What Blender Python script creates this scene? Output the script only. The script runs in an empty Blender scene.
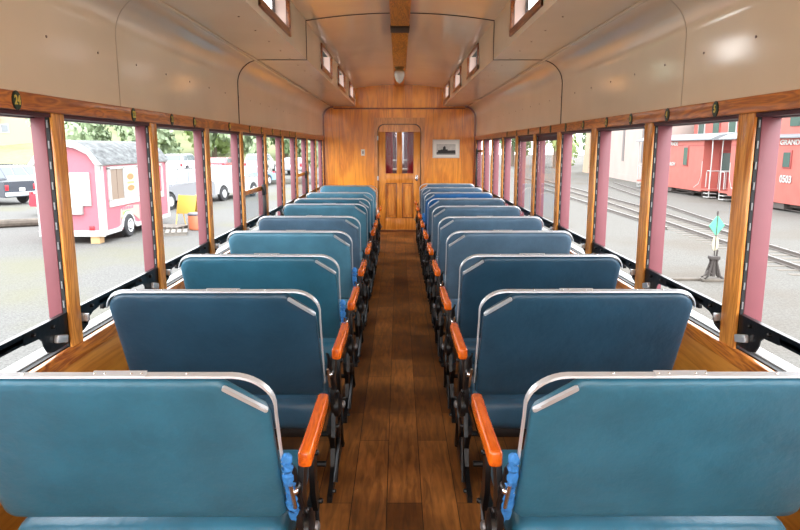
import bpy, bmesh, math, random
from math import sin, cos, pi, radians, sqrt, atan
from mathutils import Vector, Matrix
random.seed(7)
S = bpy.context.scene
COL = S.collection
EYE = 1.55
GZ = -1.20

# ------------------------------------------------------------------ materials
MATS = {}
def mat(name, rgb, rough=.5, metal=0., bump=None, var=None, coat=0., spec=.5, emit=None, wear=None):
    """procedural principled material; var=(scale, amount, stretch xyz) colour noise; bump=(scale, strength)"""
    if name in MATS: return MATS[name]
    m = bpy.data.materials.new(name); m.use_nodes = True
    nt = m.node_tree; N = nt.nodes; L = nt.links
    b = N['Principled BSDF']
    b.inputs['Base Color'].default_value = (*rgb, 1)
    b.inputs['Roughness'].default_value = rough
    b.inputs['Metallic'].default_value = metal
    b.inputs['Coat Weight'].default_value = coat
    b.inputs['Coat Roughness'].default_value = .12
    b.inputs['Specular IOR Level'].default_value = spec
    tc = N.new('ShaderNodeTexCoord')
    if var:
        mp = N.new('ShaderNodeMapping'); mp.inputs['Scale'].default_value = var[2]
        L.new(tc.outputs['Object'], mp.inputs['Vector'])
        no = N.new('ShaderNodeTexNoise'); no.inputs['Scale'].default_value = var[0]; no.inputs['Detail'].default_value = 5
        L.new(mp.outputs[0], no.inputs['Vector'])
        rp = N.new('ShaderNodeValToRGB'); a = var[1]
        rp.color_ramp.elements[0].position = .3; rp.color_ramp.elements[1].position = .7
        rp.color_ramp.elements[0].color = (*[c*(1-a) for c in rgb], 1)
        rp.color_ramp.elements[1].color = (*[min(1, c*(1+a)) for c in rgb], 1)
        L.new(no.outputs['Fac'], rp.inputs[0]); L.new(rp.outputs[0], b.inputs['Base Color'])
    if bump:
        nb = N.new('ShaderNodeTexNoise'); nb.inputs['Scale'].default_value = bump[0]; nb.inputs['Detail'].default_value = 6
        L.new(tc.outputs['Object'], nb.inputs['Vector'])
        bp = N.new('ShaderNodeBump'); bp.inputs['Strength'].default_value = bump[1]; bp.inputs['Distance'].default_value = .01
        L.new(nb.outputs['Fac'], bp.inputs['Height']); L.new(bp.outputs[0], b.inputs['Normal'])
    if emit:
        b.inputs['Emission Color'].default_value = (*emit[0], 1); b.inputs['Emission Strength'].default_value = emit[1]
    MATS[name] = m
    return m

def wood(name, dark, light, axis='y', rough=.3, scale=1., coat=.3, cathedral=1.):
    """oak grain running along axis"""
    if name in MATS: return MATS[name]
    m = bpy.data.materials.new(name); m.use_nodes = True
    nt = m.node_tree; N = nt.nodes; L = nt.links
    b = N['Principled BSDF']; b.inputs['Roughness'].default_value = rough
    b.inputs['Coat Weight'].default_value = coat; b.inputs['Coat Roughness'].default_value = .15
    tc = N.new('ShaderNodeTexCoord')
    mp = N.new('ShaderNodeMapping')
    st = {'x': (1, 9, 9), 'y': (9, 1, 9), 'z': (9, 9, 1)}[axis]
    mp.inputs['Scale'].default_value = [s*scale for s in st]
    L.new(tc.outputs['Object'], mp.inputs['Vector'])
    n1 = N.new('ShaderNodeTexNoise'); n1.inputs['Scale'].default_value = 1.3; n1.inputs['Detail'].default_value = 3; n1.inputs['Distortion'].default_value = 1.2
    L.new(mp.outputs[0], n1.inputs['Vector'])
    mul = N.new('ShaderNodeMath'); mul.operation = 'MULTIPLY'; mul.inputs[1].default_value = 14*cathedral
    L.new(n1.outputs['Fac'], mul.inputs[0])
    fr = N.new('ShaderNodeMath'); fr.operation = 'PINGPONG'; fr.inputs[1].default_value = 1.
    L.new(mul.outputs[0], fr.inputs[0])
    n2 = N.new('ShaderNodeTexNoise'); n2.inputs['Scale'].default_value = 12; n2.inputs['Detail'].default_value = 6
    L.new(mp.outputs[0], n2.inputs['Vector'])
    mx = N.new('ShaderNodeMix'); mx.inputs[0].default_value = .55
    L.new(fr.outputs[0], mx.inputs[2]); L.new(n2.outputs['Fac'], mx.inputs[3])
    n3 = N.new('ShaderNodeTexNoise'); n3.inputs['Scale'].default_value = 1.7
    L.new(tc.outputs['Object'], n3.inputs['Vector'])
    mx2 = N.new('ShaderNodeMix'); mx2.inputs[0].default_value = .35
    L.new(mx.outputs[0], mx2.inputs[2]); L.new(n3.outputs['Fac'], mx2.inputs[3])
    rp = N.new('ShaderNodeValToRGB')
    rp.color_ramp.elements[0].position = .28; rp.color_ramp.elements[0].color = (*dark, 1)
    rp.color_ramp.elements[1].position = .62; rp.color_ramp.elements[1].color = (*light, 1)
    L.new(mx2.outputs[0], rp.inputs[0]); L.new(rp.outputs[0], b.inputs['Base Color'])
    MATS[name] = m
    return m

def glass(name='window glass', tint=(1, 1, 1), gl=.09):
    if name in MATS: return MATS[name]
    m = bpy.data.materials.new(name); m.use_nodes = True
    nt = m.node_tree; N = nt.nodes; L = nt.links
    N.remove(N['Principled BSDF'])
    t = N.new('ShaderNodeBsdfTransparent'); t.inputs[0].default_value = (*tint, 1)
    g = N.new('ShaderNodeBsdfGlossy'); g.inputs['Roughness'].default_value = .02
    mx = N.new('ShaderNodeMixShader'); mx.inputs[0].default_value = gl
    L.new(t.outputs[0], mx.inputs[1]); L.new(g.outputs[0], mx.inputs[2])
    L.new(mx.outputs[0], N['Material Output'].inputs[0])
    MATS[name] = m
    return m

def floor_mat():
    m = bpy.data.materials.new('brown plank floor'); m.use_nodes = True
    nt = m.node_tree; N = nt.nodes; L = nt.links
    b = N['Principled BSDF']
    tc = N.new('ShaderNodeTexCoord')
    mp = N.new('ShaderNodeMapping'); mp.inputs['Rotation'].default_value = (0, 0, radians(90)); mp.inputs['Location'].default_value = (.3, .065, 0)
    L.new(tc.outputs['Object'], mp.inputs['Vector'])
    br = N.new('ShaderNodeTexBrick'); br.inputs['Scale'].default_value = 1
    br.inputs['Brick Width'].default_value = 1.0; br.inputs['Row Height'].default_value = .155
    br.inputs['Mortar Size'].default_value = .0018; br.inputs['Mortar Smooth'].default_value = .3
    br.offset = .37
    br.inputs['Color1'].default_value = (.145, .055, .013, 1); br.inputs['Color2'].default_value = (.30, .125, .032, 1)
    br.inputs['Mortar'].default_value = (.02, .007, .003, 1)
    L.new(mp.outputs[0], br.inputs['Vector'])
    mp2 = N.new('ShaderNodeMapping'); mp2.inputs['Scale'].default_value = (14, 1.6, 1)
    L.new(tc.outputs['Object'], mp2.inputs['Vector'])
    n = N.new('ShaderNodeTexNoise'); n.inputs['Scale'].default_value = 3; n.inputs['Detail'].default_value = 7; n.inputs['Distortion'].default_value = .8
    L.new(mp2.outputs[0], n.inputs['Vector'])
    rp = N.new('ShaderNodeValToRGB')
    rp.color_ramp.elements[0].position = .3; rp.color_ramp.elements[0].color = (.6, .56, .52, 1)
    rp.color_ramp.elements[1].position = .68; rp.color_ramp.elements[1].color = (1.35, 1.3, 1.2, 1)
    L.new(n.outputs['Fac'], rp.inputs[0])
    mx = N.new('ShaderNodeMix'); mx.data_type = 'RGBA'; mx.blend_type = 'MULTIPLY'; mx.inputs[0].default_value = 1
    L.new(br.outputs['Color'], mx.inputs[6]); L.new(rp.outputs[0], mx.inputs[7])
    # dusty patches along the aisle
    n2 = N.new('ShaderNodeTexNoise'); n2.inputs['Scale'].default_value = 2.2; n2.inputs['Detail'].default_value = 4
    L.new(tc.outputs['Object'], n2.inputs['Vector'])
    rp2 = N.new('ShaderNodeValToRGB'); rp2.color_ramp.elements[0].position = .35; rp2.color_ramp.elements[0].color = (.6, .55, .5, 1)
    rp2.color_ramp.elements[1].position = .65; rp2.color_ramp.elements[1].color = (1.35, 1.3, 1.25, 1)
    L.new(n2.outputs['Fac'], rp2.inputs[0])
    mx3 = N.new('ShaderNodeMix'); mx3.data_type = 'RGBA'; mx3.blend_type = 'MULTIPLY'; mx3.inputs[0].default_value = 1
    L.new(mx.outputs[2], mx3.inputs[6]); L.new(rp2.outputs[0], mx3.inputs[7])
    L.new(mx3.outputs[2], b.inputs['Base Color'])
    rr = N.new('ShaderNodeMapRange'); rr.inputs[3].default_value = .42; rr.inputs[4].default_value = .65; b.inputs['Specular IOR Level'].default_value = .3
    L.new(n.outputs['Fac'], rr.inputs[0]); L.new(rr.outputs[0], b.inputs['Roughness'])
    return m

def gravel(name, c1, c2, scale=6, big=None):
    m = bpy.data.materials.new(name); m.use_nodes = True
    nt = m.node_tree; N = nt.nodes; L = nt.links
    b = N['Principled BSDF']; b.inputs['Roughness'].default_value = .95; b.inputs['Specular IOR Level'].default_value = .1
    tc = N.new('ShaderNodeTexCoord')
    n = N.new('ShaderNodeTexNoise'); n.inputs['Scale'].default_value = scale; n.inputs['Detail'].default_value = 8; n.inputs['Roughness'].default_value = .75
    L.new(tc.outputs['Object'], n.inputs['Vector'])
    rp = N.new('ShaderNodeValToRGB'); rp.color_ramp.elements[0].position = .32; rp.color_ramp.elements[0].color = (*c1, 1)
    rp.color_ramp.elements[1].position = .68; rp.color_ramp.elements[1].color = (*c2, 1)
    L.new(n.outputs['Fac'], rp.inputs[0])
    out = rp.outputs[0]
    if big:
        n2 = N.new('ShaderNodeTexNoise'); n2.inputs['Scale'].default_value = .22; n2.inputs['Detail'].default_value = 5
        L.new(tc.outputs['Object'], n2.inputs['Vector'])
        r2 = N.new('ShaderNodeValToRGB'); r2.color_ramp.elements[0].position = .5; r2.color_ramp.elements[1].position = .66
        L.new(n2.outputs['Fac'], r2.inputs[0])
        mx = N.new('ShaderNodeMix'); mx.data_type = 'RGBA'
        mx.inputs[7].default_value = (*big, 1)
        mu = N.new('ShaderNodeMath'); mu.operation = 'MULTIPLY'; mu.inputs[1].default_value = .6
        L.new(r2.outputs[0], mu.inputs[0]); L.new(mu.outputs[0], mx.inputs[0])
        L.new(out, mx.inputs[6]); out = mx.outputs[2]
    L.new(out, b.inputs['Base Color'])
    bp = N.new('ShaderNodeBump'); bp.inputs['Strength'].default_value = .6; bp.inputs['Distance'].default_value = .02
    n3 = N.new('ShaderNodeTexNoise'); n3.inputs['Scale'].default_value = 28; n3.inputs['Detail'].default_value = 3
    L.new(tc.outputs['Object'], n3.inputs['Vector']); L.new(n3.outputs['Fac'], bp.inputs['Height']); L.new(bp.outputs[0], b.inputs['Normal'])
    return m

# interior
M_HEAD = mat('cream headlining enamel', (.90, .76, .56), .11, var=(1.4, .05, (1, 1, 1)), bump=(1.6, .06), spec=.7)
M_SEAM = mat('dark joint line', (.06, .035, .02), .7)
OAK_D, OAK_L = (.30, .07, .006), (.70, .25, .03)
M_OAKY = wood('oak trim along the car', OAK_D, OAK_L, 'y')
M_OAKZ = wood('oak trim upright', (.46, .13, .012), (.82, .36, .07), 'z')
M_OAKX = wood('oak trim across', OAK_D, OAK_L, 'x')
M_HEADER = wood('header oak', (.30, .07, .006), (.64, .21, .02), 'y')
M_PANEL = wood('wall panel oak', (.52, .17, .016), (.78, .33, .05), 'y', scale=.5, cathedral=.6)
M_ENDW = wood('end wall veneer', (.62, .17, .008), (.93, .35, .028), 'z', scale=.55, rough=.28, cathedral=.5)
M_DOOR = wood('door oak', (.58, .17, .014), (.85, .34, .05), 'z', scale=.7, rough=.3, cathedral=.6)
M_BEAM = wood('ceiling beam oak', (.50, .15, .01), (.85, .32, .03), 'y', scale=1.2, coat=0, rough=.5)
M_DKOAK = wood('dark window frame oak', (.14, .03, .005), (.36, .105, .02), 'y')
M_BLACK = mat('black painted iron', (.006, .006, .007), .32, bump=(40, .15))
M_BLACK2 = mat('black rubber channel', (.005, .005, .006), .6)
M_ALU = mat('dull aluminium', (.60, .64, .68), .3, .45)
M_RACK = mat('grey steel rack', (.22, .22, .225), .5, .3)
M_DULL = mat('dull grey steel', (.25, .25, .26), .45, .6)
M_CHROME = mat('bright steel', (.78, .78, .8), .2, 1.)
M_MAROON = mat('maroon outer paint', (.23, .062, .078), .42, var=(4, .08, (1, 1, 1)))
M_MAROON_D = mat('dark maroon head strip', (.06, .010, .02), .5)
M_ARM = wood('armrest varnished oak', (.55, .075, .003), (.84, .16, .008), 'y', rough=.25, scale=2, coat=.4, cathedral=.4)
def vinyl(name, rgb, r=.36): return mat(name, rgb, r, bump=(26, .35), var=(7, .16, (1, 1, 1)), spec=.6)
V_TEAL = vinyl('teal vinyl', (.030, .148, .232))  # row blues differ by light and view, put into the vinyl colour
V_TEAL2 = vinyl('lit-tone teal vinyl', (.085, .25, .36))
V_NAVY = vinyl('shade-tone navy vinyl', (.020, .068, .118))
V_SLATE = vinyl('lit-tone slate vinyl', (.095, .175, .26))
V_BRIGHT = vinyl('bright blue vinyl', (.03, .16, .42))
M_RAG = mat('blue cloth wrap', (.035, .22, .60), .6, bump=(60, .6), var=(30, .2, (1, 1, 1)))
M_PLATE = mat('green number plate', (.012, .045, .02), .35)
M_YEL = mat('yellow numeral paint', (.75, .62, .12), .4)
M_WHITEP = mat('white plastic', (.8, .78, .72), .4)
M_GLASS = glass()
M_GLASS2 = glass('milky sash glass', (.93, .93, .93), .12)
M_RED = mat('red curtain', (.42, .008, .02), .7, var=(20, .3, (6, 1, 1)))

# ------------------------------------------------------------------ mesh helpers
def shade(me, ang=35):
    me.polygons.foreach_set('use_smooth', [True]*len(me.polygons))
    me.set_sharp_from_angle(angle=radians(ang))

def obj(name, bm, m, parent=None, ang=35):
    me = bpy.data.meshes.new(name)
    bmesh.ops.recalc_face_normals(bm, faces=bm.faces)
    bm.to_mesh(me); bm.free()
    shade(me, ang)
    if isinstance(m, (list, tuple)):
        for q in m: me.materials.append(q)
    else: me.materials.append(m)
    o = bpy.data.objects.new(name, me); COL.objects.link(o)
    if parent: o.parent = parent
    return o

def thing(name, label=None, cat=None, loc=(0, 0, 0), rz=0, group=None, kind=None):
    o = bpy.data.objects.new(name, None); COL.objects.link(o)
    o.empty_display_size = .1
    o.location = loc; o.rotation_euler = (0, 0, rz)
    tag(o, label, cat, group, kind)
    return o

def tag(o, label=None, cat=None, group=None, kind=None):
    if label: o['label'] = label
    if cat: o['category'] = cat
    if group: o['group'] = group
    if kind: o['kind'] = kind
    return o

def struct(o, label=None): return tag(o, label, kind='structure')

def dup(root, label=None, loc=None):
    r = root.copy(); COL.objects.link(r)
    if loc: r.location = loc
    if label: r['label'] = label
    for ch in list(root.children):
        c = ch.copy(); COL.objects.link(c); c.parent = r
        for g in list(ch.children):
            d = g.copy(); COL.objects.link(d); d.parent = c
    return r

def B(): return bmesh.new()

def box(bm, x0, x1, y0, y1, z0, z1, bev=0, seg=2, mx=None):
    r = bmesh.ops.create_cube(bm, size=1)
    vs = r['verts']
    for v in vs:
        v.co = Vector(((x0+x1)/2 + v.co.x*(x1-x0), (y0+y1)/2 + v.co.y*(y1-y0), (z0+z1)/2 + v.co.z*(z1-z0)))
    if bev:
        es = list({e for v in vs for e in v.link_edges})
        r = bmesh.ops.bevel(bm, geom=es, offset=bev, segments=seg, affect='EDGES', profile=.5)
        vs = list({v for f in r['faces'] for v in f.verts} | {v for v in vs if v.is_valid})
    if mx:
        for v in vs: v.co = mx @ v.co
    return vs

def prism(bm, pts, ax, a, b):
    """extrude 2D polygon pts along ax from a to b. ax 'x': pts=(y,z); 'y': (x,z); 'z': (x,y)"""
    def P(p, t):
        return {'x': (t, p[0], p[1]), 'y': (p[0], t, p[1]), 'z': (p[0], p[1], t)}[ax]
    A = [bm.verts.new(P(p, a)) for p in pts]; Bv = [bm.verts.new(P(p, b)) for p in pts]
    n = len(pts)
    fa = bm.faces.new(A); fb = bm.faces.new(Bv[::-1])
    for i in range(n):
        bm.faces.new((A[i], A[(i+1) % n], Bv[(i+1) % n], Bv[i]))
    if n > 4:
        fa.normal_update(); fb.normal_update()
        bmesh.ops.triangulate(bm, faces=[fa, fb])
    return A+Bv

def tube(bm, path, r, seg=8, cap=True):
    path = [Vector(p) for p in path]
    rings = []
    for i, p in enumerate(path):
        d = (path[min(i+1, len(path)-1)] - path[max(i-1, 0)]).normalized()
        up = Vector((0, 0, 1)) if abs(d.z) < .9 else Vector((1, 0, 0))
        a = d.cross(up).normalized(); b = d.cross(a).normalized()
        rr = r[i] if isinstance(r, (list, tuple)) else r
        rings.append([bm.verts.new(p + a*cos(2*pi*k/seg)*rr + b*sin(2*pi*k/seg)*rr) for k in range(seg)])
    for i in range(len(rings)-1):
        for k in range(seg):
            bm.faces.new((rings[i][k], rings[i][(k+1) % seg], rings[i+1][(k+1) % seg], rings[i+1][k]))
    if cap:
        bm.faces.new(rings[0][::-1]); bm.faces.new(rings[-1])

def lathe(bm, prof, c=(0, 0, 0), seg=20, ax='z'):
    """prof: list of (radius, height)"""
    rings = []
    for r, h in prof:
        ring = []
        for k in range(seg):
            a = 2*pi*k/seg; u, v = r*cos(a), r*sin(a)
            q = {'z': (u, v, h), 'x': (h, u, v), 'y': (u, h, v)}[ax]
            ring.append(bm.verts.new(Vector(c)+Vector(q)))
        rings.append(ring)
    for i in range(len(rings)-1):
        for k in range(seg):
            bm.faces.new((rings[i][k], rings[i][(k+1) % seg], rings[i+1][(k+1) % seg], rings[i+1][k]))
    bm.faces.new(rings[0][::-1]); bm.faces.new(rings[-1])

def arc(cx, cy, r, a0, a1, n=6):
    return [(cx+r*cos(radians(a0+(a1-a0)*i/n)), cy+r*sin(radians(a0+(a1-a0)*i/n))) for i in range(n+1)]

def text_mesh(name, s, size, m, parent, mx, depth=.002, bold=False, sx=1.):
    cu = bpy.data.curves.new(name, 'FONT'); cu.body = s; cu.size = size; cu.extrude = depth
    cu.align_x = 'CENTER'; cu.align_y = 'CENTER'
    if bold: cu.offset = size*.02
    tmp = bpy.data.objects.new(name, cu); COL.objects.link(tmp)
    bpy.context.view_layer.update()
    me = bpy.data.meshes.new_from_object(tmp.evaluated_get(bpy.context.evaluated_depsgraph_get()))
    bpy.data.objects.remove(tmp); bpy.data.curves.remove(cu)
    me.transform(Matrix.Scale(sx, 4, (1, 0, 0)))
    me.transform(mx); me.materials.clear(); me.materials.append(m)
    o = bpy.data.objects.new(name, me); COL.objects.link(o)
    if parent: o.parent = parent
    return o
# text facing: side +1 reads for viewer looking to +X (on right wall), -1 for viewer looking to -X
def MX_right(x, y, z):   # text's right is -Y when looking to +X
    return Matrix.Translation((x, y, z)) @ Matrix(((0, 0, -1, 0), (-1, 0, 0, 0), (0, 1, 0, 0), (0, 0, 0, 1)))
def MX_left(x, y, z):    # looking to -X: right is +Y
    return Matrix.Translation((x, y, z)) @ Matrix(((0, 0, 1, 0), (1, 0, 0, 0), (0, 1, 0, 0), (0, 0, 0, 1)))
def MX_front(x, y, z):   # looking to +Y: right is +X
    return Matrix.Translation((x, y, z)) @ Matrix(((1, 0, 0, 0), (0, 0, -1, 0), (0, 1, 0, 0), (0, 0, 0, 1)))

# ================================================================== CAR BODY
W = 1.40
Y0, Y1 = -2.52, 12.27
bm = B(); box(bm, -W-.1, W+.1, Y0-.1, Y1+1.0, -.10, 0)
struct(obj('floor', bm, floor_mat()), 'brown plank floor of the carriage')

# headlining: continuous profile each side
def deck_profile(t):
    """inner profile offset outward by t (for the side s=+1)"""
    r = .2 + t
    pts = [(W+t, 1.735)] + [(1.2+r*cos(a), 2.09+r*sin(a)) for a in [pi/2*i/10 for i in range(11)]] + [(.84, 2.29+t)]
    return pts
bm = B()
for s in (-1, 1):
    inn = [(s*x, z) for x, z in deck_profile(0)]
    out = [(s*x, z) for x, z in deck_profile(.05)]
    prism(bm, inn + out[::-1], 'y', Y0, Y1+.05)
# upper arch
n = 14
inn = [(-.8+1.6*i/n, 2.61+.062*(1-((i/n)*2-1)**2)) for i in range(n+1)]
out = [(x, z+.05) for x, z in inn]
prism(bm, inn + out[::-1], 'y', Y0, Y1+.05)
# clerestory walls with window openings
CW = [(-2.0, -.92), (-.08+.02, 1.02), (1.92, 2.98), (3.88, 4.94), (6.90, 7.95), (8.80, 9.86), (10.78, 11.86)]
CZ0, CZ1 = 2.335, 2.590
for s in (-1, 1):
    x0, x1 = sorted((s*.80, s*.84))
    box(bm, x0, x1, Y0, Y1, 2.29, CZ0)
    box(bm, x0, x1, Y0, Y1, CZ1, 2.66)
    prev = Y0
    for a, b in CW:
        box(bm, x0, x1, prev, a, CZ0, CZ1); prev = b
    box(bm, x0, x1, prev, Y1, CZ0, CZ1)
struct(obj('ceiling', bm, M_HEAD, ang=50), 'glossy cream curved headlining with a raised centre')

# moulding strip where the deck meets the clerestory wall and joint lines
def seam(y, w=.006, t=.004, m=M_SEAM, nm='trim_1', lab=None):
    bm = B()
    for s in (-1, 1):
        a = deck_profile(-.0005); b = deck_profile(-t)
        a[-1] = (.80, a[-1][1]); b[-1] = (.80, b[-1][1])
        prism(bm, [(s*x, z) for x, z in a]+[(s*x, z) for x, z in b][::-1], 'y', y-w/2, y+w/2)
        x0, x1 = sorted((s*(.80-t), s*.7995)); box(bm, x0, x1, y-w/2, y+w/2, 2.29-t, 2.612)
    n = 14
    i1 = [(-.8+1.6*i/n, 2.6095+.062*(1-((i/n)*2-1)**2)) for i in range(n+1)]
    prism(bm, i1+[(x, z-t) for x, z in i1][::-1], 'y', y-w/2, y+w/2)
    struct(obj(nm, bm, m), lab)
seam(5.83, .016, .004, M_SEAM, 'trim_1', 'thin dark joint across the headlining')
M_SEAM2 = mat('faint joint line', (.60, .48, .33), .4)
seam(3.36, .008, .002, M_SEAM2, 'trim_2', 'faint joint in the headlining')
bm = B()
for s in (-1, 1):
    x0, x1 = sorted((s*1.245, s*1.215)); box(bm, x0, x1, Y0, Y1, 2.279, 2.2845, .002)
struct(obj('trim_3', bm, M_HEAD), 'cream moulding along the ceiling edges')
# screw heads in the headlining
bm = B()
for s in (-1, 1):
    for k in range(26):
        y = .8 + k*.45
        for (x, z, ax) in ((.93, 2.2885, 'z'), (1.3985, 1.98, 'x')):
            lathe(bm, [(.006, -.002), (.005, .001)], (s*x, y + (.1 if ax == 'x' else 0), z), 8, ax)
struct(obj('trim_4', bm, mat('screw heads', (.2, .13, .09), .5)), 'small screw heads in the headlining')

# ceiling beam
bm = B()
box(bm, -.085, .085, Y0, 6.30, 2.645, 2.68, .006); box(bm, -.085, .085, 6.36, Y1, 2.645, 2.68, .006)
struct(obj('trim_5', bm, M_BEAM), 'oak ridge board down the middle of the ceiling')
bm = B(); box(bm, -.088, .088, 6.29, 6.55, 2.628, 2.66, .002)
struct(obj('trim_6', bm, M_SEAM), 'dark cover strip across the ridge board')

# clerestory windows
wn = 1
for s in (-1, 1):
    for a, b in CW:
        r = struct(thing('window_%d' % wn, loc=(s*.80, (a+b)/2, CZ0)), 'small oak-framed clerestory window'); wn += 1
        h = CZ1-CZ0; L = (b-a)/2
        bm = B(); f = .045
        for q in ((-L, L, 0, f), (-L, L, h-.02, h)):
            x0, x1 = sorted((s*-.016, s*.012)); box(bm, x0, x1, q[0], q[1], q[2], q[3], .003)
        for q in ((-L, -L+f), (L-f, L)):
            x0, x1 = sorted((s*-.015, s*.012)); box(bm, x0, x1, q[0], q[1], .001, h-.001, .003)
        obj('window_frame', bm, M_DKOAK, r)
        bm = B(); x0, x1 = sorted((s*.085, s*.105)); box(bm, x0, x1, L-f-.03, L-f, f-.01, h-.01)
        obj('sash_bar', bm, M_BLACK2, r)
        bm = B(); x0, x1 = sorted((s*.012, s*.088)); box(bm, x0, x1, L-f-.012, L-f, f-.01, h-.01); box(bm, x0, x1, -L, L, .0, f-.012)
        obj('pale_reveal', bm, mat('pale pink reveal', (.80, .58, .50), .5), r)
        bm = B(); x0, x1 = sorted((s*.064, s*.068)); box(bm, x0, x1, -L+f, L-f-.012, f-.012, h-.02)
        obj('pane', bm, M_GLASS, r)

# side structure: header, lower wall, sill, posts
for s, nm in ((-1, 'left'), (1, 'right')):
    def X(a, b): return sorted((s*a, s*b))
    x0, x1 = X(W-.022, W+.06)
    bm = B(); box(bm, x0, x1, Y0, Y1, 1.685, 1.75, .004)
    struct(obj('trim_%d' % (8 if s < 0 else 9), bm, M_HEADER), 'dark oak header rail above the %s windows' % nm)
    bm = B(); x0, x1 = X(W-.002, W+.085); box(bm, x0, x1, Y0, Y1, 1.668, 1.684)
    x0, x1 = X(W+.06, W+.11); box(bm, x0, x1, Y0, Y1, 1.665, 1.80)
    struct(obj('trim_%d' % (10 if s < 0 else 11), bm, M_MAROON_D), 'dark maroon strip over the %s windows' % nm)
    bm = B(); x0, x1 = X(W, W+.10); box(bm, x0, x1, Y0, Y1, 0, .70)
    struct(obj('wall_%s' % nm, bm, M_PANEL), 'orange oak panelling below the %s windows' % nm)
    bm = B(); x0, x1 = X(W-.018, W+.012); box(bm, x0, x1, Y0, Y1, .655, .718, .004)
    struct(obj('trim_%d' % (12 if s < 0 else 13), bm, M_OAKY), 'oak cap rail below the %s windows' % nm)
    # sill tracks
    bm = B()
    x0, x1 = X(W+.014, W+.035); box(bm, x0, x1, Y0, Y1, .69, .722)
    x0, x1 = X(W+.062, W+.075); box(bm, x0, x1, Y0, Y1, .69, .716)
    struct(obj('trim_%d' % (14 if s < 0 else 15), bm, M_BLACK2), 'black sill channel of the %s windows' % nm)
    bm = B()
    x0, x1 = X(W+.036, W+.061); box(bm, x0, x1, Y0, Y1, .69, .728, .003)
    x0, x1 = X(W+.076, W+.100); box(bm, x0, x1, Y0, Y1, .69, .716)
    x0, x1 = X(W+.10, W+.17); box(bm, x0, x1, Y0, Y1, .66, .692, .004)
    struct(obj('trim_%d' % (16 if s < 0 else 17), bm, mat('pale painted sill', (.24, .235, .225), .4)), 'pale outer sill of the %s windows' % nm)
    bm = B(); x0, x1 = X(.04, .10); box(bm, x0+s*0, x1, Y0, Y0+.01, 0, .01); bm.free()

NP = 10
PY = [2.77+1.05*k for k in range(-5, NP)]    # far edge of each post
def bracket_pts():
    # side outline (y,z) of the latch bracket around a post, y relative to the post's far edge
    p = [(-.42, .822), (-.42, .868), (.20, .868), (.20, .822), (.14, .815)]
    p += [(.10, .80), (.085, .77), (.04, .755)]
    p += [(-.12, .735), (-.22, .735)] + [(-.262, .745), (-.285, .775), (-.292, .80), (-.315, .818)]
    return p
for s, nm in ((-1, 'left'), (1, 'right')):
    def X(a, b): return sorted((s*a, s*b))
    for k, yf in enumerate(PY):
        idx = wn; wn += 1
        first = (k == 0)
        r = struct(thing('window_%d' % idx, loc=(s*W, yf, .70)), 'side window bay with oak post, notched rack and maroon outer post')
        pw = .095 if s < 0 else .125
        bm = B(); x0, x1 = X(-.008, .006)
        box(bm, x0, x1, -pw, 0, 0, .99, .004)
        obj('oak_post', bm, M_OAKZ, r)
        bm = B(); x0, x1 = X(.0065, .021)
        box(bm, x0, x1, -pw-.002, -.004, 0, .97)
        obj('channel', bm, M_BLACK2, r)
        # notched rack: steel strip with slots on the near face
        bm = B()
        x0, x1 = X(.010, .016)
        z = .19
        while z < .93:
            box(bm, x0, x1, -pw-.006, -pw-.002, z, z+.03); z += .082
        obj('notched_rack', bm, M_RACK, r)
        bm = B(); x0, x1 = X(.022, .080 if s < 0 else .10); box(bm, x0, x1, -pw-.004, .0, -.70, .985, .003)
        obj('outer_post', bm, M_MAROON, r)
        if k+1 < len(PY) or True:
            # guard rail reaching to the next post with the bracket at this post
            yn = min(1.05, Y1-yf) if k+1 == len(PY) else 1.05
            y_a = -1.049 if not first else -.2
            bm = B(); x0, x1 = X(.008, .018)
            box(bm, x0, x1, y_a, -pw-.01, .135, .150); box(bm, x0, x1, y_a, -pw-.01, .125, .168)
            x0, x1 = X(.002, .022); box(bm, x0, x1, y_a, -pw-.01, .160, .170)
            x0, x1 = X(.009, .028); box(bm, x0, x1, -.80, -.58, .098, .126, .002)
            obj('guard_rail', bm, M_BLACK, r)
            bm = B(); prism(bm, [(y, z-.70) for y, z in bracket_pts()], 'x', s*.0065, s*.0125)
            for (yy, zz) in ((-.36, .145), (-.22, .14), (-.16, .06), (.12, .145), (.05, .09)):
                lathe(bm, [(.009, -.004), (.009, .012), (.005, .015)] if s < 0 else [(.009, .004), (.009, -.012), (.005, -.015)], (s*.0065, yy, zz), 8, 'x')
            obj('bracket', bm, M_BLACK, r)
            bm = B(); x0, x1 = X(-.012, .0064)
            box(bm, x0, x1, -.215, -.13, .062, .095, .005, mx=Matrix.Translation((0, -.18, .08)) @ Matrix.Rotation(radians(-14), 4, 'X') @ Matrix.Translation((0, .18, -.08)))
            x0, x1 = X(-.03, .012); box(bm, x0, x1, .012, .03, .10, .135, .004)
            obj('latch', bm, M_ALU, r)
        # sashes
        sash = None
        if s < 0 and k == 9: sash = (1.157, 'half')     # bay 5.92..6.97
        if s < 0 and k == 12: sash = (1.185, 'half')
        if s > 0 and k == 14: sash = (1.51, 'half')
        if s > 0 and k in (9, 10): sash = (1.66, 'full')
        if sash:
            zt = sash[0]-.70
            bm = B(); x0, x1 = X(.024, .044)
            box(bm, x0, x1, -1.048, -pw-.006, zt-.045, zt, .003)
            if sash[1] == 'half':
                obj('sash_rail', bm, M_OAKY, r)
            else:
                obj('sash_rail', bm, M_MAROON_D, r)
            bm = B(); x0, x1 = X(.031, .034); box(bm, x0, x1, -1.048, -pw-.006, .02, zt-.044)
            obj('pane', bm, M_GLASS2, r)
            if sash[1] == 'half':
                bm = B(); x0, x1 = X(-.012, .022)
                box(bm, x0, x1, -.20, -.12, zt-.09, zt+.02, .008)
                box(bm, x0, x1, -.17, -.13, .02, zt-.05, .004)
                obj('sash_latch', bm, M_BLACK, r)

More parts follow.
